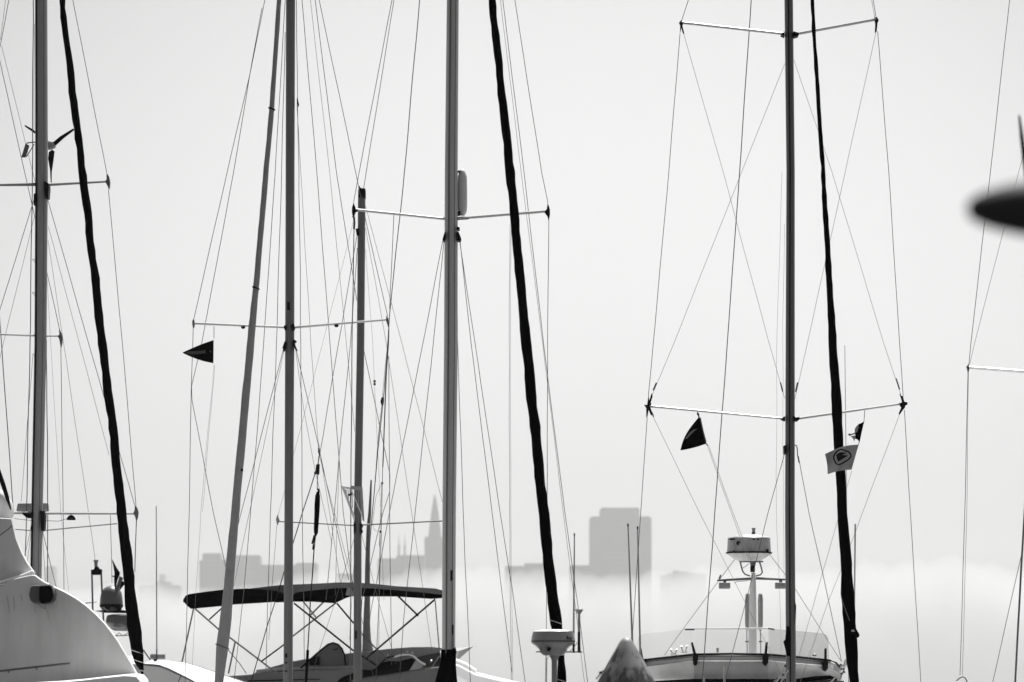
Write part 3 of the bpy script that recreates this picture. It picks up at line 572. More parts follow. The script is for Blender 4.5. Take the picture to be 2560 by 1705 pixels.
def bimini(k, crown, under, Y0, dep, m, vm, sag):
    """arched cloth roof over bows, with its dark valance towards us"""
    n = len(crown)
    r_ = []
    for j in range(7):
        t = j / 6; rise = math.sin(math.pi * t) * sag
        r_.append([P(x, y, Y0) + Vector((0, dep * t, rise)) for x, y in crown])
    low = [[p + Vector((0, 0, -.05)) for p in q] for q in r_]
    N = len(crown); vs = [p for q in r_ for p in q] + [p for q in low for p in q]; o = 7 * N; fs = []
    for j in range(6):
        for i in range(N - 1):
            a = j * N + i; fs += [(a, a + 1, a + N + 1, a + N), (o + a, o + a + N, o + a + N + 1, o + a + 1)]
    for i in range(N - 1): fs += [(i, o + i, o + i + 1, i + 1), (6 * N + i, 6 * N + i + 1, o + 6 * N + i + 1, o + 6 * N + i)]
    for j in range(6): a = j * N; fs += [(a, a + N, o + a + N, o + a), (a + N - 1, o + a + N - 1, o + a + 2 * N - 1, a + 2 * N - 1)]
    bo = MB().add(vs, fs).build('bimini_top', m, k)
    MB().pp(under, Y0 - .06, .09).build('valance', vm, bo, bevel=.012)
bimini(K, [(458, 1499), (464, 1489), (472, 1485.5), (510, 1480), (556, 1474.5), (615, 1472), (650, 1474), (685, 1477.5), (709, 1485), (724, 1493)],
       [(457, 1502), (463, 1490), (471, 1486), (510, 1480), (556, 1474.5), (615, 1472), (650, 1474), (685, 1477.5), (709, 1485), (726, 1494), (724, 1501), (709, 1503), (650, 1507), (584, 1511), (554, 1515), (510, 1519), (477, 1522), (467, 1514)], YK - 1.6, 1.2, BLACK, BLACK, .02)
bimini(K, [(600, 1475), (668, 1466), (710, 1462), (735, 1461), (800, 1458.5), (841, 1456), (885, 1456), (929, 1459), (990, 1465.5), (1043, 1468.5), (1087, 1471), (1106, 1476)],
       [(640, 1490), (700, 1482), (760, 1478), (800, 1474), (841, 1470), (885, 1470), (929, 1471), (990, 1475.5), (1043, 1480), (1106, 1486), (1106, 1495), (1078, 1497), (990, 1491), (906, 1491), (883, 1490), (876, 1491), (862, 1496), (850, 1502), (836, 1508), (780, 1504), (735, 1504), (690, 1506)], YK - .9, 2.0, mat('bimini_canvas', .085, .9, spec=.05), BLACK, .02)
patch(K, 'bimini_lit_band', [(585, 1476), (640, 1469.5), (710, 1462), (800, 1459), (841, 1457), (885, 1457), (929, 1460), (990, 1466), (1043, 1469), (1087, 1472), (1104, 1478), (1103, 1486), (1043, 1479), (990, 1475), (929, 1470), (885, 1470), (841, 1470), (800, 1474), (760, 1478), (738, 1482), (728, 1492), (712, 1486), (685, 1478), (650, 1474.5), (610, 1474)], YK - 1.0, .03, mat('bimini_cloth_lit', .16, .9, var=.1, scale=3, spec=.05))  # light on the canopy top, put into the colour of a paler band
patch(K, 'bimini_clip', [(868, 1470), (876, 1468), (884, 1480), (883, 1489), (864, 1488)], YK - 1.0, .03, RADARG)
for a, b_, w_, m_ in (((484, 1521), (454, 1660), 3.6, STEELD), ((488, 1522), (545, 1572), 4.2, RADARG), ((545, 1572), (572, 1592), 4.2, BLACKP), ((572, 1592), (692, 1683), 4.2, RADARG), ((556, 1519), (523, 1549), 3.6, BLACKP), ((588, 1604), (571, 1684), 4, STEELD),
    ((712, 1610), (653, 1654), 3.8, BLACKP), ((735, 1508), (880, 1624), 4.6, BLACKP), ((880, 1624), (942, 1664), 4.6, BLACKP), ((840, 1507), (712, 1606), 4, STEELD), ((758, 1504), (793, 1547), 4, RADARG), ((816, 1498), (774, 1540), 4, STEELD),
    ((842, 1508), (884, 1558), 4.4, BLACKP), ((1088, 1498), (917, 1645), 4.6, BLACKP), ((995, 1490), (1046, 1540), 4.6, BLACKP), ((1088, 1502), (1098, 1622), 2.8, STEELD), ((905, 1585), (968, 1650), 3.4, STEELD)):
    rod(K, 'bimini_tube', a, b_, YK - .8, w_, m_, 8)
MB().tube([P(x, y, YK + 2.0) for x, y in ((928, 1200), (924, 1285), (921, 1320), (919, 1400), (918, 1500), (916.5, 1560), (917, 1600), (921, 1642))],
          [S(r_, YK) for r_ in (2, 4, 5, 6, 7.5, 9, 11, 17)], 14).build('furled_sail', PALESAIL, K)
for x, y in ((969, 1637), (1018, 1628), (1030, 1631), (1078, 1652)): MB().lathe(P(x, y + 4, YK - .42), [(.003, 0), (S(3, YK), S(1, YK)), (S(3, YK), S(5, YK)), (.003, S(7, YK))], 10).build('stanchion_cap', STEEL, K)
path(K, 'guard_rail', [(1062, 1676), (1080, 1668), (1098, 1640)], YK - .42, 2, STEEL)

# ------------------------------------------------------------------ white yacht foredeck lower left
YJ = 60.0
J = root('motor_yacht', 'white yacht whose bright rounded foredeck shows between the black and grey furled sails', 'motor boat', (P(470, 0, YJ).x, YJ, 0), 'motor boats')
rg = []
for x, yt, yb in ((352, 1664, 1661), (364, 1656, 1662), (380, 1651, 1664), (396, 1651.5, 1665), (430, 1652, 1678), (460, 1655, 1692), (490, 1663, 1706), (530, 1676, 1722), (565, 1688, 1734), (600, 1700, 1742), (650, 1718, 1752)):
    yb = max(yb, yt + 3); rg.append([P(x, yt, YJ + 2.2), P(x, yt + .1 * (yb - yt), YJ + 1.3), P(x, yt + .5 * (yb - yt), YJ + .5), P(x, yb, YJ), P(x, yb + 3, YJ + .05), P(x, yb + 3, YJ + 2.2)])
MB().loft(rg).build('foredeck', WHITE, J)
MB().tube([P(x, y, YJ - .02) for x, y in ((356, 1661), (380, 1662.5), (398, 1664.5), (420, 1672), (440, 1682), (470, 1697), (500, 1713), (540, 1736))], S(2.6, YJ), 8, wy=.5).build('rub_rail', STEELD, J)
MB().loft([[P(x, yt, YJ + .1), P(x, yt + 60, YJ + .5), P(x, yt + 230, YJ + .9), P(x, yt + 230, YJ + 2.4), P(x, yt, YJ + 2.2)] for x, yt in ((350, 1664), (398, 1667), (440, 1685), (500, 1716), (650, 1760))]).build('hull', HULLW, J)
MB().tube([P(376, 1641, YJ), P(380, 1641, YJ), P(400, 1641, YJ), P(413, 1641, YJ)], [S(r_, YJ) for r_ in (6, 7.5, 7.5, 7.5)], 14).build('lamp', RADARG, J)
rod(J, 'lamp_bracket', (386, 1646), (390, 1653), YJ, 8, BLACKP); path(J, 'whip_base', [(392, 1622), (391.5, 1650)], YJ - .1, 3.6, STEELD)
rod(J, 'whip_antenna', (390.5, 1265), (392, 1624), YJ - .1, 2.2, RADARG, wend=3.2)
path(J, 'guard_rail', [(358, 1624), (366, 1636), (376, 1650)], YJ, 3.4, STEELD); path(J, 'guard_rail', [(452, 1690), (446, 1706), (440, 1720)], YJ - .05, 2.6, STEELD)

# ------------------------------------------------------------------ motor yacht with satellite domes, behind the left boat
YL = 68.0
DOMEG = mat('dome_grey', .10, .35, var=.12, scale=5)
Lb = root('motor_yacht', 'yacht with a satellite dome, flat radome and twin-pole light beside the black furled sail', 'motor boat', (P(270, 0, YL).x, YL, 0), 'motor boats')
MB().loft([[P(x, 1640 + q, YL + y) for y, q in ((0, 0), (-.8, 20), (-.8, 330), (2.6, 330), (2.6, 20), (2, 0))] for x in (60, 200, 330, 350)]).build('hull', HULLW, Lb)
d_ = MB().lathe(P(278.5, 1528, YL), [(.004, S(0, YL)), (S(18, YL), S(0, YL)), (S(24, YL), S(4, YL)), (S(28.5, YL), S(11, YL)), (S(29, YL), S(20, YL)), (S(28, YL), S(34, YL)), (S(26, YL), S(46, YL)), (S(20, YL), S(56, YL)), (S(11, YL), S(62, YL)), (.004, S(64, YL))], 26).build('satellite_dome', DOMEG, Lb)
MB().lathe(P(278.5, 1518, YL), [(S(28.9, YL), 0), (S(29.6, YL), S(1, YL)), (S(29.6, YL), S(6, YL)), (S(28.9, YL), S(7, YL))], 26).build('dome_band', BLACKP, d_)
for x0, x1, m_ in ((258, 276, BLACKP), (283, 304, BLACKP)): patch(d_, 'dome_latch', [(x0, 1511), (x1, 1511), (x1 - 2, 1527), (x0 + 5, 1521)], YL - .24, .06, m_)
patch(Lb, 'shelf', [(236, 1527), (258, 1525), (300, 1524), (322, 1528), (322, 1532), (258, 1531)], YL - .1, .4, SLOT)
rdm = MB().lathe(P(300, 1572, YL), [(S(22, YL), 0), (S(30, YL), S(5, YL)), (S(35, YL), S(14, YL)), (S(36, YL), S(20, YL)), (S(33, YL), S(33, YL)), (S(22, YL), S(36, YL)), (.004, S(37, YL))], 26).build('radome', DOMEG, Lb)
patch(Lb, 'shelf', [(276, 1571), (330, 1573), (330, 1578), (286, 1577)], YL - .1, .4, STEEL)
path(Lb, 'shelf_brace', [(288, 1590), (298, 1582), (308, 1590), (320, 1582)], YL - .1, 2, STEELD); path(Lb, 'shelf_brace', [(284, 1590), (326, 1588)], YL - .1, 2.4, STEELD)
for a, b_ in (((229.5, 1424), (232, 1528)), ((252.5, 1424), (259, 1560))): rod(Lb, 'lamp_post', a, b_, YL - .1, 4.6, STEELD)
lb_ = patch(Lb, 'lamp_housing', [(228, 1424), (234, 1424), (237, 1416), (244, 1416), (248, 1422), (254, 1423), (253, 1434), (248, 1437), (233, 1437), (228, 1434)], YL - .2, .16, BLACKP, bevel=.01)
MB().lathe(P(240, 1417, YL - .1), [(S(3, YL), 0), (S(5, YL), S(2, YL)), (S(4, YL), S(6, YL)), (S(4.6, YL), S(11, YL)), (S(7, YL), S(17, YL)), (.004, S(18, YL))], 14).build('lamp_lens', RADARG, lb_)
rod(Lb, 'horn', (214, 1508), (242, 1505), YL - .1, 3, STEELD, wend=1.5)

# ------------------------------------------------------------------ flybridge motor yacht at the right
YH = 55.0
H = root('motor_yacht', 'flybridge motor yacht with clear plastic screens and a boxy radar dome on a tapered mast', 'motor boat', (P(1880, 0, YH).x, YH, 0), 'motor boats')
MB().loft([[P(x, 1735 + q, YH + y) for y, q in ((.1, 0), (.1, 40), (.4, 380), (6, 380), (6, 40), (6, 0))] for x in (1560, 1620, 2100, 2160)]).build('hull', HULLW, H)
BRW = mat('bridge_white', 0.46, .4, var=.12, scale=2.5, stretch=(1, 1, .6), lo=.37)
fb = [(1596, 1654), (1735, 1640), (1920, 1640), (2074, 1656), (2094, 1668), (2106, 1690), (2106, 1702), (1606, 1702)]
MB().loft([[P(x, yt, YH + d) for x, yt, d in row] for row in
          ([(1598, 1652, .9), (1735, 1638, .05), (1920, 1638, .05), (2074, 1653, .9), (2102, 1672, 1.6)], [(1598, 1666, .88), (1735, 1651, .03), (1920, 1651, .03), (2074, 1664, .88), (2106, 1684, 1.6)],
           [(1602, 1668, .80), (1735, 1653, -.03), (1920, 1653, -.03), (2072, 1666, .82), (2106, 1686, 1.55)], [(1612, 1700, 1.0), (1735, 1698, .1), (1920, 1698, .1), (2070, 1700, 1.0), (2104, 1700, 1.6)])], closed=False).build('flybridge', BRW, H)
MB().loft([[P(x, yt, YH + d) for x, yt, d in row] for row in ([(1590, 1704, .7), (1735, 1697, -.12), (1920, 1697, -.12), (2075, 1699, .7), (2110, 1702, 1.5)], [(1590, 1740, .6), (1735, 1740, -.2), (1920, 1740, -.2), (2075, 1740, .6), (2110, 1740, 1.5)])], closed=False).build('bridge_window', mat('bridge_glass', .004, .2, spec=.05), H)
for nm, off, w_, m_ in (('coaming_rail', 0, 5.5, BLACKP), ('coaming_trim', 5.5, 2.0, STEELD)):
    MB().tube([P(x, y + off, YH + d - .03) for x, y, d in ((1600, 1651, .9), (1735, 1636, .04), (1828, 1634.5, .02), (1920, 1636, .04), (2000, 1643, .45), (2075, 1651, .9), (2090, 1657, 1.2), (2102, 1670, 1.5))], S(w_ / 2, YH), 8).build(nm, m_, H)
PLEX = bpy.data.materials.new('clear_plastic'); PLEX.use_nodes = True
b_ = PLEX.node_tree.nodes['Principled BSDF']; b_.inputs['Base Color'].default_value = (.22, .22, .22, 1); b_.inputs['Alpha'].default_value = .07; b_.inputs['Roughness'].default_value = .3
PLEX2 = PLEX.copy(); PLEX2.name = 'cloudy_plastic'; PLEX2.node_tree.nodes['Principled BSDF'].inputs['Alpha'].default_value = .2
def screen(px3, m): MB().prism([P(x, y, YH + d) for x, y, d in px3], .02).build('wind_screen', m, H)
screen([(1602, 1648, .9), (1592, 1605, .95), (1596, 1592, .93), (1606, 1585, .9), (1712, 1573, .2), (1735, 1572, .1), (1735, 1634, .04)], PLEX)
screen([(1736, 1634, .04), (1736, 1572, .1), (1920, 1572, .1), (1920, 1634, .04)], PLEX)
screen([(1921, 1634, .04), (1921, 1572, .1), (1990, 1577, .4), (2056, 1583, .78), (2066, 1587, .83), (2071, 1596, .86), (2073, 1650, .9)], PLEX2)
rod(H, 'screen_rail', (1712, 1572), (1934, 1571), YH + .05, 4, WHITE)
for a in ((1712, 1574, 1736, 1574), (1920, 1571, 1936, 1574)): rod(H, 'rail_clip', a[:2], a[2:], YH, 3.4, BLACKP)
for q in ([(1600, 1621), (1604, 1620), (1608, 1645), (1612, 1654), (1613, 1664), (1608, 1660), (1602, 1648)], [(1728, 1606), (1732, 1605), (1740, 1632), (1746, 1636), (1744, 1658), (1741, 1664), (1735, 1664), (1732, 1650), (1734, 1636)],
          [(1915, 1606), (1920, 1605), (1918, 1632), (1922, 1638), (1921, 1656), (1914, 1666), (1907, 1658), (1907, 1640), (1912, 1634)], [(2062, 1621), (2067, 1620), (2067, 1648), (2071, 1652), (2070, 1672), (2064, 1679), (2058, 1676), (2056, 1656), (2062, 1650)]):
    patch(H, 'screen_bracket', q, YH - .12 + (.8 if q[0][0] < 1650 or q[0][0] > 2000 else 0), .12, BLACKP, bevel=.008)
for x, y in ((1679, 1626), (1690, 1626), (1705, 1618), (1716, 1617)):
    s_ = 1 if x in (1690, 1716) else -1
    hq = MB().tube([P(x - s_ * 1, y + 14, YH + .3), P(x - s_ * 1, y + 6, YH + .3), P(x + s_ * 1.5, y, YH + .28), P(x + s_ * 1.5, y - 3, YH + .27)], [S(q_, YH) for q_ in (1.2, 1.2, 2, 3.4)], 8).build('horn', RADARG, H)
for x in (1684, 1710): patch(H, 'horn_base', [(x - 10, 1636 - (x > 1700) * 4), (x - 4, 1632 - (x > 1700) * 4), (x + 5, 1632 - (x > 1700) * 4), (x + 10, 1637 - (x > 1700) * 4)], YH + .25, .1, WHITE)
MB().lathe(P(1794, 1631, YH + .4), [(S(3, YH), 0), (S(2.6, YH), S(6, YH)), (S(3.6, YH), S(7, YH)), (S(3.4, YH), S(11, YH))], 10).build('knob', RADARG, H)
MB().lathe(P(2036, 1640, YH + .9), [(S(6, YH), 0), (S(5, YH), S(4, YH)), (.003, S(7, YH))], 12).build('knob', RADARG, H)
YM = YH + 1.6
MB().tube([P(x, y, YM) for x, y in ((1881.5, 1660), (1881.5, 1580), (1882, 1500), (1883, 1455), (1883.5, 1432))], [S(q_, YM) for q_ in (10.5, 10, 9, 7, 5)], 16).build('radar_mast', RADARW, H)
rd = MB().lathe(P(1872.5, 1403, YM), [(.003, 0), (S(25, YM), 0), (S(42, YM), S(9, YM)), (S(56, YM), S(19, YM)), (S(56.5, YM), S(22, YM)), (S(55, YM), S(23, YM)), (S(53, YM), S(58, YM)), (S(50, YM), S(60, YM)), (S(30, YM), S(66, YM)), (.003, S(68, YM))], 30).build('radar_dome', mat('radar_stained', .4, .4, var=.25, scale=7, stretch=(1, 1, .3), lo=.2), H, sharp=25)
MB().lathe(P(1872.5, 1384.5, YM), [(S(56, YM), 0), (S(58, YM), S(.6, YM)), (S(58, YM), S(3.8, YM)), (S(56, YM), S(4.4, YM))], 30).build('dome_rim', BLACKP, rd)
for q in ([(1831, 1382), (1831, 1378), (1835, 1376), (1838, 1379), (1838, 1383)], [(1915, 1380), (1915, 1376), (1919, 1371), (1922, 1375), (1921, 1381)], [(1842, 1354), (1846, 1352), (1851, 1357), (1846, 1358), (1845, 1364), (1841, 1359)], [(1881, 1347), (1887, 1347), (1887, 1350), (1882, 1350)], [(1893, 1347), (1898, 1347), (1898, 1350), (1893, 1350)],
          [(1822, 1347), (1852, 1345), (1852, 1347.5), (1826, 1350)]):
    patch(rd, 'rust_spot', q, YM - S(54.5 if abs(q[0][0] - 1872) < 32 else (46 if abs(q[0][0] - 1872) < 43 else 38), YM), .06, SLOT)
MB().lathe(P(1884, 1338, YM), [(S(11, YM), 0), (S(8, YM), S(2, YM)), (S(4.6, YM), S(4, YM)), (S(4.6, YM), S(7, YM)), (S(4, YM), S(7.4, YM)), (S(4, YM), S(15, YM)), (S(5, YM), S(15.4, YM)), (S(5, YM), S(18, YM)), (.003, S(18.4, YM))], 14).build('top_lamp', RADARG, H)
MB().lathe(P(1884, 1334.5, YM), [(S(4.9, YM), 0), (S(4.9, YM), S(3, YM))], 14).build('lamp_band', BLACKP, H)
rod(H, 'dome_plate', (1848, 1404), (1908, 1404), YM, 4, STEELD)
path(H, 'dome_bracket', [(1851, 1405), (1853, 1415), (1857, 1429), (1863, 1436), (1875, 1440)], YM, 3.8, STEELD); path(H, 'dome_bracket', [(1899, 1405), (1903, 1418), (1906, 1431), (1901, 1437), (1890, 1440)], YM, 3.8, STEELD)
MB().tube([P(1882, 1402, YM), P(1882, 1408, YM), P(1882, 1416, YM)], [S(q_, YM) for q_ in (9, 7, 5.5)], 12).build('dome_neck', STEELD, H)
MB().pbox(1876.5, 1415, 1887.5, 1430, YM - .05, .1).build('motor_box', BLACKP, H, bevel=.008)
path(H, 'cable', [(1857, 1420), (1864, 1416), (1872, 1409)], YM - .04, 1.6, STEELD)
rod(H, 'crosstree', (1793, 1451), (1877, 1447), YM, 5, STEELD, wend=7); rod(H, 'crosstree', (1890, 1446), (1966, 1449), YM, 7, STEELD, wend=5)
for x, dx in ((1812, 14), (1952, 13.5)):
    lmp = MB().pp([(x - dx, 1456), (x + dx, 1457), (x + dx, 1470), (x + dx - 2, 1472), (x - dx + 1, 1472), (x - dx, 1469)], YM - .08, .14).build('flood_lamp', RADARG, H, bevel=.012)
    MB().tube([P(x, 1456, YM), P(x, 1450, YM)], S(4, YM), 8).build('lamp_stem', STEELD, lmp)
path(H, 'wire', [(1836, 1458), (1842, 1454), (1870, 1452)], YM - .06, 1.4, STEELD); rod(H, 'antenna_stub', (1798, 1447), (1802, 1437), YM, 4, STEELD)
for x in (1869, 1901): MB().tube([P(x, y, YM + .08) for y in (1483, 1486, 1500, 1560, 1572, 1576)], [S(q_, YM) for q_ in (2, 5, 6.5, 6.5, 5, 2)], 14).build('loudhailer', RADARG, H)
for x in (1867, 1901):
    rod(H, 'mast_strut', (x, 1575), (x + 1, 1634), YM, 2.6, STEEL)
    rod(H, 'strut_clamp', (x - 4, 1604), (x + 5, 1604), YM, 3.4, STEELD)
for n_, p_, w_ in (('stay', [(1837, 1398), (1720, 1556), (1661, 1638)], 'm'), ('stay', [(1924, 1386), (1962, 1435), (1988, 1472), (2057, 1582), (2102, 1652)], 'm')): L(H, n_, p_, YM, w_, WIREL)
rod(H, 'whip_antenna', (1570, 1311), (1586, 1745), YH + .3, 3, RADARG, wend=6.5); rod(H, 'whip_antenna', (1594, 1317), (1603, 1745), YH + .5, 3, RADARG, wend=6)
for x, y in ((1570, 1311), (1594, 1318)): rod(H, 'antenna_tip', (x, y - 2), (x, y + 5), YH + (.3 if x < 1580 else .5), 4, BLACKP)
rod(H, 'whip_antenna', (2112, 864), (2122, 1745), YH + 2, 1.4, WIREL, wend=2.2); rod(H, 'whip_antenna', (2138, 1310), (2134, 1745), YH + 2, 4, RADARG, wend=3)
for a in ([(2072, 1650), (2086, 1655), (2096, 1664), (2104, 1676)], [(2092, 1672), (2104, 1668), (2114, 1656)], [(2098, 1700), (2108, 1680), (2112, 1666)]): path(H, 'stern_rail', a, YH + 1.4, 4, STEEL)
MB().tube([P(x, y, YH + 1.3) for x, y in ((2114, 1648), (2114, 1654), (2113, 1664), (2110, 1668))], [S(q_, YH) for q_ in (2, 4.5, 4.5, 2)], 10).build('winch_handle', RADARW, H)
for x, y in ((2102, 1662), (2106, 1672), (2110, 1680), (2104, 1684)): MB().lathe(P(x, y + 3, YH + 1.25), [(.003, 0), (S(4, YH), S(1, YH)), (S(3, YH), S(5, YH)), (.003, S(6, YH))], 8).build('rail_fitting', STEELD, H)

# things at the foot of the right-hand sailboat
for a, b_ in (((1962, 1672), (1936, 1712)), ((1970, 1675), (1946, 1716)), ((2088, 1694), (2066, 1716))): rod(E, 'boom_strut', a, b_, YE - .4, 3.6, STEEL)
for x, y in ((1958, 1690), (1964, 1668), (1968, 1680), (1944, 1700), (1938, 1708)): MB().lathe(P(x, y, YE - .35), [(.003, -.01), (S(4.5, YE), 0), (S(3.5, YE), S(6, YE)), (.003, S(7, YE))], 8).build('block', STEELD, E)
MB().tube([P(x, y, YE + .5) for x, y in ((1990, 1702), (2030, 1697), (2075, 1693), (2092, 1700))], [S(q_, YE) for q_ in (5, 6, 5, 3)], 10).build('boom_cover', BLACK, E)
for x, y, h in ((1810, 1667, 26), (1760, 1692, 10)): rod(E, 'stanchion', (x, y), (x + 1, y + h + 20), YE - 1, 4.5, STEEL)

# ------------------------------------------------------------------ white powerboat superstructure, lower left foreground
YI = 40.0
I = root('motor_yacht', 'large stained white powerboat superstructure curving down across the lower left corner', 'motor boat', (P(80, 0, YI).x, YI + 1.5, 0), 'motor boats')
def shell(px, Y, dep, steps, ctr):
    c = P(ctr[0], ctr[1], Y); base = [P(x, y, Y) for x, y in px]
    rings = [[P(x - 5, y + 3, Y + dep) for x, y in px]]
    for k, dy in steps: rings.append([c + (p - c) * k + Vector((0, dy, 0)) for p in base])
    return MB().loft(rings)
low = [(36, 1446), (60, 1440), (80, 1436), (88, 1437), (97, 1444), (110, 1453), (130, 1463), (160, 1477), (190, 1494), (215, 1512), (240, 1534), (262, 1557), (280, 1580), (297, 1604), (312, 1630), (328, 1657), (344, 1685), (356, 1703), (380, 1750), (400, 1900), (-220, 1900), (-220, 1510), (-100, 1488), (0, 1465)]
shell(low, YI, 2.6, [(1, .06), (.996, .02), (.99, 0), (.9, -.012), (.5, -.03)], (40, 1700)).build('superstructure', DIRTYW, I, sharp=28)
up = [(30, 1296), (35, 1318), (42, 1348), (56, 1382), (70, 1408), (85, 1429), (86, 1434), (60, 1441), (0, 1458), (-220, 1500), (-220, 1280)]
shell(up, YI + .15, 2.2, [(1, .06), (.99, .02), (.98, 0), (.8, -.015)], (-80, 1390)).build('side_panel', DIRTYW, I, sharp=28)
MB().tube([P(x, y, YI + .08) for x, y in ((-60, 1474), (0, 1457), (40, 1446), (70, 1437), (84, 1431), (86, 1428))], [S(q_, YI) for q_ in (5, 5, 6, 7, 7, 3)], 12).build('seam_lip', WHITE, I)
MB().tube([P(x, y, YI + .06) for x, y in ((-60, 1482), (0, 1465), (40, 1454), (86, 1437))], S(1.8, YI), 8).build('seam', SLOT, I)
MB().tube([P(x, y, YI + .5) for x, y in ((-60, 1236), (-20, 1240), (2, 1250), (14, 1266), (17, 1284), (10, 1304), (-20, 1326), (-60, 1346))], [S(q_, YI) for q_ in (30, 27, 22, 20, 18, 20, 24, 28)], 18).build('bolster', WHITE, I)
path(I, 'bolster_seam', [(-30, 1360), (0, 1338), (22, 1322), (30, 1314)], YI - .02, 3, STEELD)
MB().tube([P(x, y, YI + .35) for x, y in ((-14, 1150), (-2, 1184), (8, 1212), (18, 1244), (27, 1274))], [S(q_, YI) for q_ in (7, 6, 6, 5, 1.5)], 10).build('windscreen_frame', BLACKP, I)
lt = MB().pp([(76, 1466), (84, 1463), (106, 1463), (106, 1509), (84, 1508), (75, 1500), (72, 1487)], YI - .28, .3).build('side_lamp', STEELD, I, bevel=.02)
MB().pp([(98, 1464), (124, 1463), (129, 1466), (134, 1482), (132, 1498), (124, 1507), (102, 1510), (97, 1500)], YI - .33, .3).build('lamp_glass', mat('lamp_glass', .004, .2, spec=.08), lt, bevel=.02)
patch(lt, 'lamp_rim', [(96, 1462), (126, 1460.5), (126, 1463.5), (98, 1465)], YI - .32, .25, WHITE)
rod(I, 'grab_rail', (-40, 1682), (175, 1658), YI - .3, 5.5, STEELD)
for x in (20, 90): rod(I, 'rail_foot', (x, 1675 - x * .11), (x + 2, 1684 - x * .1), YI - .28, 6, RADARG)
MB().prism([P(x, y, YI - .75) for x, y in ((-220, 1722), (140, 1704), (200, 1699), (260, 1692), (310, 1687), (342, 1688), (352, 1702), (360, 1730), (400, 1900), (-220, 1900))], .8, (0, .02)).build('side_deck', WHITE, I, bevel=.04)
MB().loft([[P(x, 1760, YI + 3 + q) for x, q in ((-260, 0), (420, 0), (420, 4), (-260, 4))], [P(x, 2560, YI + 3 + q) for x, q in ((-230, 0), (380, 0), (380, 4), (-230, 4))]]).build('hull', HULLW, I)
STAIN = mat('stain', .46, .5)
for q in ([(85, 1515), (92, 1545), (95, 1570), (98, 1590), (105, 1604)], [(112, 1512), (119, 1530), (124, 1556), (122, 1580), (116, 1604)], [(105, 1604), (110, 1594), (112, 1606), (118, 1592)], [(18, 1490), (21, 1510), (25, 1542)], [(34, 1488), (36, 1512), (35, 1535)], [(52, 1486), (55, 1502)], [(98, 1512), (106, 1520), (114, 1522)], [(22, 1628), (22, 1644)]):
    pp_ = []
    for x, y in q:      # dried runs on the gelcoat, as thin raised salt lines
        pp_.append(P(x, y, YI - .02))
    MB().tube(pp_, S(1.5, YI), 6, wy=.4).build('stain', STAIN, I)

# ------------------------------------------------------------------ dock, radar post, piling
DOCKM = mat('dock_planks', .22, .8, var=.3, scale=2, stretch=(1, .1, 1))
kind(MB().box((1.6, 31, .38), 3.4, 13, .3).build('dock', DOCKM))
YR = 35.0
R_ = root('radar_post', 'radar dome on a grey post before the thickest black sail, with whip and mushroom antennas', 'radar post', (P(1386, 0, YR).x, YR, .53))
def up_(y): return P(0, y, YR).z
xr = 1386
pz = P(xr, 1640, YR)
MB().tube([Vector((pz.x, YR, .54)), P(xr, 1705, YR), P(xr, 1652, YR), P(xr, 1646, YR), P(xr, 1638, YR)], [S(7, YR), S(7, YR), S(7, YR), S(9, YR), S(13, YR)], 16).build('post', RADARG, R_)
cx_ = P(1383, 1639, YR)
dome = MB().lathe(cx_, [(.003, 0), (S(24, YR), S(.5, YR)), (S(31, YR), S(6, YR)), (S(36, YR), S(17, YR)), (S(44, YR), S(24, YR)), (S(54, YR), S(31, YR)), (S(55, YR), S(35, YR)), (S(54.2, YR), S(36, YR)), (S(55, YR), S(37.5, YR)),
       (S(54, YR), S(47, YR)), (S(50.5, YR), S(59.5, YR)), (S(48, YR), S(61, YR)), (S(25, YR), S(64, YR)), (.003, S(65, YR))], 36).build('radome', mat('radome_white', .30, .3, var=.22, scale=6, stretch=(1, 1, .35)), R_, sharp=28)
MB().lathe(P(1383, 1579.6, YR), [(S(49.8, YR), 0), (S(50.4, YR), S(.8, YR)), (S(48, YR), S(2.2, YR)), (S(25, YR), S(5.6, YR)), (.003, S(6.4, YR))], 36).build('radome_lit_top', WHITE, dome)  # sunlight on the dome top, put in as a whiter cap
MB().lathe(P(1383, 1604.4, YR), [(S(54.6, YR), 0), (S(55.5, YR), S(.3, YR)), (S(55.5, YR), S(1.8, YR)), (S(54.6, YR), S(2.1, YR))], 36).build('radome_seam', BLACKP, dome)
patch(dome, 'drain_cap', [(1368, 1617), (1374, 1618), (1378, 1622), (1373, 1629), (1367, 1626)], YR - .145, .05, BLACKP)
tc = bpy.data.curves.new('lettering', 'FONT'); tc.body = 'Ray'; tc.size = S(13.5, YR); tc.extrude = .0015
to = bpy.data.objects.new('lettering_source', tc); C.objects.link(to)
dg = bpy.context.evaluated_depsgraph_get(); me = bpy.data.meshes.new_from_object(to.evaluated_get(dg)); bpy.data.objects.remove(to)
le = bpy.data.objects.new('lettering', me); C.objects.link(le); me.materials.clear(); me.materials.append(SLOT)
le.parent = dome; ang = math.radians(-41)
rad_ = S(54.5, YR); cc = P(1383, 1599, YR)
a0 = math.radians(55); pos = Vector((cc.x + rad_ * math.sin(a0 * .68), YR - rad_ * math.cos(a0 * .68) - .012, cc.z - .002))
le.rotation_euler = (math.radians(90), 0, math.radians(44)); le.location = pos - origin(dome)
rod(R_, 'cross_bar', (1340, 1629.5), (1456, 1630), YR - .02, 3, BLACKP)
rod(R_, 'whip_antenna', (1436, 1335), (1434, 1600), YR, 2.8, RADARG, wend=5); rod(R_, 'antenna_tip', (1436, 1333), (1436, 1339), YR, 3.6, BLACKP); rod(R_, 'antenna_base', (1434, 1598), (1434, 1632), YR, 6, BLACKP)
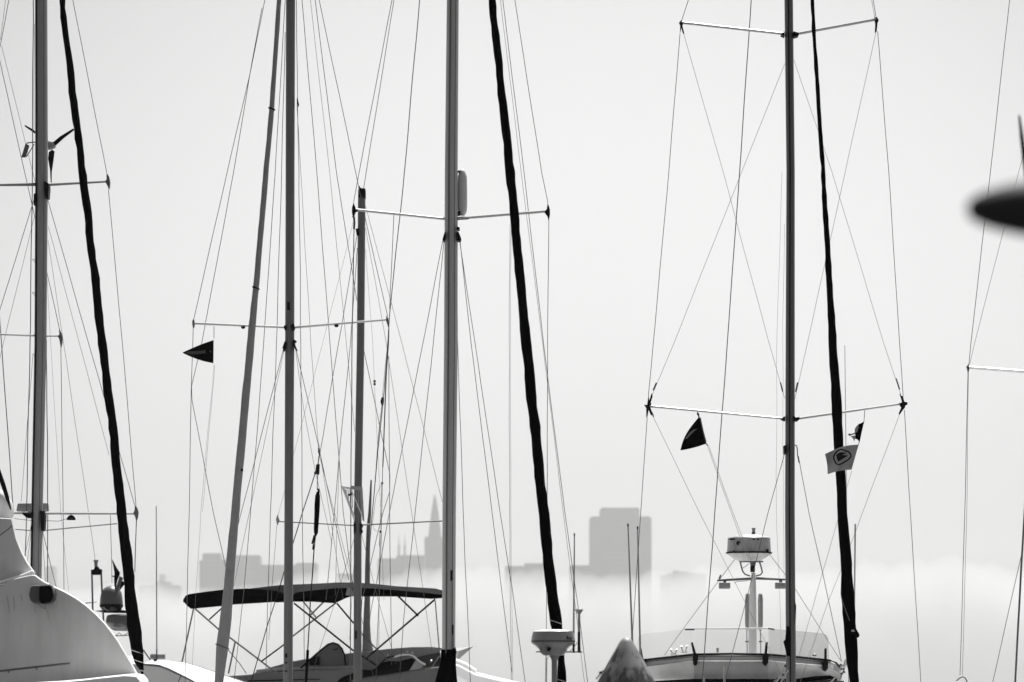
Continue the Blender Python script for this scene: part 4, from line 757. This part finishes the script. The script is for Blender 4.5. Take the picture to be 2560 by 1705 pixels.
ant = MB().lathe(P(1447.5, 1632, YR), [(S(3, YR), 0), (S(3.2, YR), S(50, YR)), (S(3, YR), S(52, YR)), (S(3.2, YR), S(96, YR)), (S(5, YR), S(99, YR)), (S(10, YR), S(106, YR)), (S(11, YR), S(108, YR)), (S(9, YR), S(110, YR)), (.003, S(110.5, YR))], 16).build('mushroom_antenna', RADARG, R_)
rod(ant, 'antenna_sleeve', (1447.5, 1630), (1447.5, 1580), YR, 7.2, BLACKP)
path(R_, 'cable', [(1424, 1630), (1429, 1624), (1435, 1618), (1443, 1606)], YR - .03, 1.6, STEELD); path(R_, 'cable', [(1366, 1630), (1368, 1648), (1374, 1640)], YR - .03, 1.6, STEELD)
path(R_, 'cable', [(1367, 1645), (1366, 1705), (1365, 1760)], YR - .03, 2.2, STEELD)

YP = 30.0
px_ = P(1566, 1594, YP)
PL = root('dock_piling', 'dock piling with a dirty white cone cap, streaked black, at the bottom edge', 'piling', (px_.x, YP, 0))
CONE = mat('cone_cap', .55, .5)
t = CONE.node_tree; bs = t.nodes['Principled BSDF']; tcn = t.nodes.new('ShaderNodeTexCoord'); mp = t.nodes.new('ShaderNodeMapping'); mp.inputs['Scale'].default_value = (22, 22, 4)
n1 = t.nodes.new('ShaderNodeTexNoise'); n1.inputs['Scale'].default_value = 1; n1.inputs['Detail'].default_value = 6; n1.inputs['Roughness'].default_value = .7
n2 = t.nodes.new('ShaderNodeTexNoise'); n2.inputs['Scale'].default_value = 3.2; n2.inputs['Detail'].default_value = 4
ad = t.nodes.new('ShaderNodeMath'); ad.operation = 'ADD'; rp = t.nodes.new('ShaderNodeValToRGB')
t.links.new(tcn.outputs['Object'], mp.inputs[0]); t.links.new(mp.outputs[0], n1.inputs['Vector']); t.links.new(tcn.outputs['Object'], n2.inputs['Vector'])
sx_ = t.nodes.new('ShaderNodeSeparateXYZ'); mr = t.nodes.new('ShaderNodeMapRange'); a2 = t.nodes.new('ShaderNodeMath'); a2.operation = 'ADD'
t.links.new(tcn.outputs['Object'], sx_.inputs[0]); t.links.new(sx_.outputs[2], mr.inputs[0])
for i_, v_ in ((1, px_.z - .02), (2, px_.z - .16), (3, -.42), (4, .0)): mr.inputs[i_].default_value = v_
t.links.new(n1.outputs['Fac'], ad.inputs[0]); t.links.new(n2.outputs['Fac'], a2.inputs[0]); t.links.new(mr.outputs[0], a2.inputs[1]); t.links.new(a2.outputs[0], ad.inputs[1]); t.links.new(ad.outputs[0], rp.inputs[0])
e = rp.color_ramp.elements; e[0].position = .0; e[0].color = (.34, .34, .34, 1); e[1].position = 1; e[1].color = (.012, .012, .012, 1)
for p_, v_ in ((.82, .2), (.92, .09), (.98, .03)):
    q = e.new(min(p_, .999)); q.color = (v_, v_, v_, 1)
dv = t.nodes.new('ShaderNodeMath'); dv.operation = 'MULTIPLY'; dv.inputs[1].default_value = 1.0
t.links.new(ad.outputs[0], dv.inputs[0]); t.links.new(dv.outputs[0], rp.inputs[0]); t.links.new(rp.outputs[0], bs.inputs['Base Color'])
k_ = S(1, YP)
MB().lathe(px_, [(S(128, YP), -k_ * 236), (S(126, YP), -k_ * 232), (S(73, YP), -k_ * 111), (S(46, YP), -k_ * 62), (S(28, YP), -k_ * 30), (S(18, YP), -k_ * 12), (S(13, YP), -k_ * 5), (S(8, YP), -k_ * 1.4), (S(4, YP), -k_ * .2), (.002, 0)], 40).build('cone_cap', CONE, PL)
MB().tube([Vector((px_.x, YP, -1)), Vector((px_.x, YP, px_.z - k_ * 230))], S(110, YP), 24).build('pile', mat('pile_wood', .12, .85, var=.4, scale=3, stretch=(4, 4, .4)), PL)
rod(PL, 'twig', (1490, 1698), (1508, 1676), YP - .06, 3, SLOT); MB().lathe(P(1501, 1686, YP - .08), [(.002, 0), (S(4, YP), S(2, YP)), (S(3, YP), S(7, YP)), (.002, S(8, YP))], 8).build('bolt', SLOT, PL)

# ------------------------------------------------------------------ flags
def cloth(name, label, TL, TR, BL, BR, Y, m, top=0, bot=0, left=0, wav=.012, n=16, group='flags in the rigging', cat='flag', lx=0):
    """a cloth with a thickness, hung between four corners (photo columns and rows)"""
    vs, fs = [], []
    for side in (0, 1):
        for j in range(n + 1):
            v = j / n
            for i in range(n + 1):
                u = i / n
                x = (TL[0] * (1 - u) + TR[0] * u) * (1 - v) + (BL[0] * (1 - u) + BR[0] * u) * v + lx * math.sin(math.pi * v) * (1 - u)
                y = (TL[1] * (1 - u) + TR[1] * u) * (1 - v) + (BL[1] * (1 - u) + BR[1] * u) * v + math.sin(math.pi * u) * (top * (1 - v) + bot * v)
                p = P(x, y, Y); p.y += wav * math.sin(u * 6.5 + v * 2.0) * (1 - .6 * u) + .004 * side + .03 * (1 - u) * math.sin(3 * v); vs.append(p)
    o = (n + 1) ** 2
    for j in range(n):
        for i in range(n):
            a = j * (n + 1) + i; fs += [(a, a + 1, a + n + 2, a + n + 1), (o + a, o + a + n + 1, o + a + n + 2, o + a + 1)]
    for i in range(n):
        fs += [(i, o + i, o + i + 1, i + 1)]; a = n * (n + 1) + i; fs += [(a, a + 1, o + a + 1, o + a)]
        a = i * (n + 1); fs += [(a, a + n + 1, o + a + n + 1, o + a)]; a = a + n; fs += [(a, o + a, o + a + n + 1, a + n + 1)]
    r = root(name, label, cat, P(*TR, Y), group)
    MB().add(vs, fs).build('cloth', m, r, sharp=80)
    return r
FLAGM = mat('flag_cloth', .42, .85, var=.06, scale=6, spec=.1)
fl = cloth('pennant', 'dark triangular pennant with a pale stripe, hanging left of the grey furled sail', (456.5, 881), (534, 850), (457, 882.5), (533.5, 908), YB - .1, BLACK, top=-1.5, bot=3.5, wav=.01)
GS = mat('flag_grey', .06, .8, spec=.1)
patch(fl, 'flag_stripe', [(461, 881.5), (475, 878), (500, 877), (515, 875.5), (513, 879), (516, 882), (500, 885), (480, 886)], YB - .16, .01, GS)
patch(fl, 'flag_star', [(523, 877), (526, 876), (528.5, 878), (526.5, 882), (524.5, 880.5)], YB - .15, .01, GS)
f2 = cloth('flag', 'black flag hung by a hook under the left lower spreader of the crossed-stay mast', (1746, 1044), (1752, 1044), (1701, 1126), (1766, 1109), YE - .05, BLACK, bot=2, lx=-8)
patch(f2, 'flag_highlight', [(1712, 1098), (1722, 1084), (1733, 1074), (1743, 1072), (1736, 1077), (1728, 1085), (1718, 1096)], YE - .12, .01, mat('flag_pale', .16, .8))
path(f2, 'hoist_tape', [(1751, 1046), (1756, 1072), (1765, 1106)], YE - .09, 3.2, mat('hoist_tape', .07, .8))
patch(f2, 'hook', [(1743, 1029), (1748, 1034), (1749, 1045), (1746, 1045), (1745, 1038), (1742.5, 1037)], YE - .06, .03, BLACKP)
path(f2, 'toggle', [(1766, 1109), (1769, 1114)], YE - .07, 3, BLACKP)
f3 = cloth('flag', 'small black frayed pennant with pale tatters above the emblem flag', (2146, 1060), (2160.5, 1053), (2139, 1097), (2149, 1106), YE - .1, BLACK, top=1, bot=-2, lx=-3)
FR = mat('frayed_cloth', .3, .9)
for q in ([(2147, 1060), (2141, 1066), (2137, 1072), (2137, 1082), (2143, 1080), (2146, 1070)], [(2138, 1081), (2130, 1084), (2121, 1086), (2124, 1088), (2132, 1087), (2139, 1085)], [(2139, 1088), (2132, 1090), (2126, 1089), (2134, 1098), (2135, 1104), (2138, 1097)], [(2120, 1086), (2124, 1083), (2128, 1088), (2124, 1090)]):
    patch(f3, 'tatter', q, YE - .12, .012, FR)
f4 = cloth('flag', 'pale flag with a dark ringed emblem, flying across the right-hand black furled sail', (2062.5, 1135), (2147, 1111.5), (2070, 1185), (2129.5, 1173.5), 40.9, FLAGM, top=-6, bot=-2, lx=3, wav=.055)
EM = mat('flag_ink', .015, .8, spec=.1)
ring = [(2084, 1143), (2087, 1135), (2095, 1126), (2104, 1123), (2111, 1126), (2121, 1129), (2127, 1136), (2127, 1142), (2121, 1149), (2106, 1158), (2097, 1162), (2090, 1159), (2086, 1151), (2084, 1143), (2085, 1139)]
MB().tube([P(x, y, 40.8) for x, y in ring], S(1.9, 41), 6, wy=.3).build('emblem_ring', EM, f4)
patch(f4, 'emblem', [(2090, 1137), (2099, 1131), (2108, 1130.5), (2117, 1132.5), (2105, 1137), (2121, 1139), (2110, 1145), (2095, 1154.5), (2092, 1146)], 40.79, .008, EM)

YG = 66.5
f5 = root('flag', 'dark drooping flag on a short grey staff before the satellite dome', 'flag', P(290, 1480, YG), 'flags in the rigging')
patch(f5, 'cloth', [(279, 1397), (284, 1405), (292, 1420), (300, 1432), (298, 1440), (294, 1448), (288, 1474), (286, 1470), (285, 1450), (286, 1432), (283, 1414)], YG, .03, BLACK)
patch(f5, 'staff', [(299, 1440), (308, 1445), (303, 1458), (296, 1478), (294, 1492), (286, 1490), (288, 1474)], YG - .05, .04, STEELD)
patch(f5, 'cloth_fold', [(304, 1452), (313, 1456), (310, 1462), (298, 1477)], YG - .02, .03, BLACK)
patch(f5, 'cleat', [(279, 1438), (286, 1440), (286, 1443), (279, 1441)], YG, .03, BLACKP)
# ------------------------------------------------------------------ dark spar poking in from the right, close to the camera
YS = 6.3
SP = root('spar', 'dark blurred pointed spar tip poking in from the right edge, close and out of focus', 'spar', (P(2900, 520, YS).x, YS, 0))
MB().tube([P(x, y, YS) for x, y in ((2418, 522), (2424, 522), (2444, 522), (2478, 522), (2520, 521), (2560, 521), (2620, 520), (2700, 519), (2900, 516), (3100, 512))], [S(q_, YS) for q_ in (11, 23, 36, 50, 61, 69, 76, 82, 88, 92)], 20).build('spar_tip', mat('spar_dark', .03, .6, spec=.2), SP)
MB().tube([Vector((P(2950, 516, YS).x, YS, -.2)), P(2950, 516, YS)], .05, 14).build('post', STEELD, SP)
YT = 20.0
SA = root('antenna', 'thin dark slanted antenna tip at the right edge above the blurred spar', 'antenna', (P(2640, 0, YT).x, YT, 0))
MB().tube([P(2548, 288, YT), P(2554, 340, YT), P(2562, 400, YT), P(2590, 620, YT), P(2640, 1000, YT), P(2690, 1500, YT)], [S(q_, YT) for q_ in (2.5, 5, 6.5, 7, 8, 8)], 10).build('rod', SLOT, SA)
MB().tube([Vector((P(2690, 1500, YT).x, YT, -.2)), P(2690, 1500, YT)], .02, 10).build('mount', STEELD, SA)
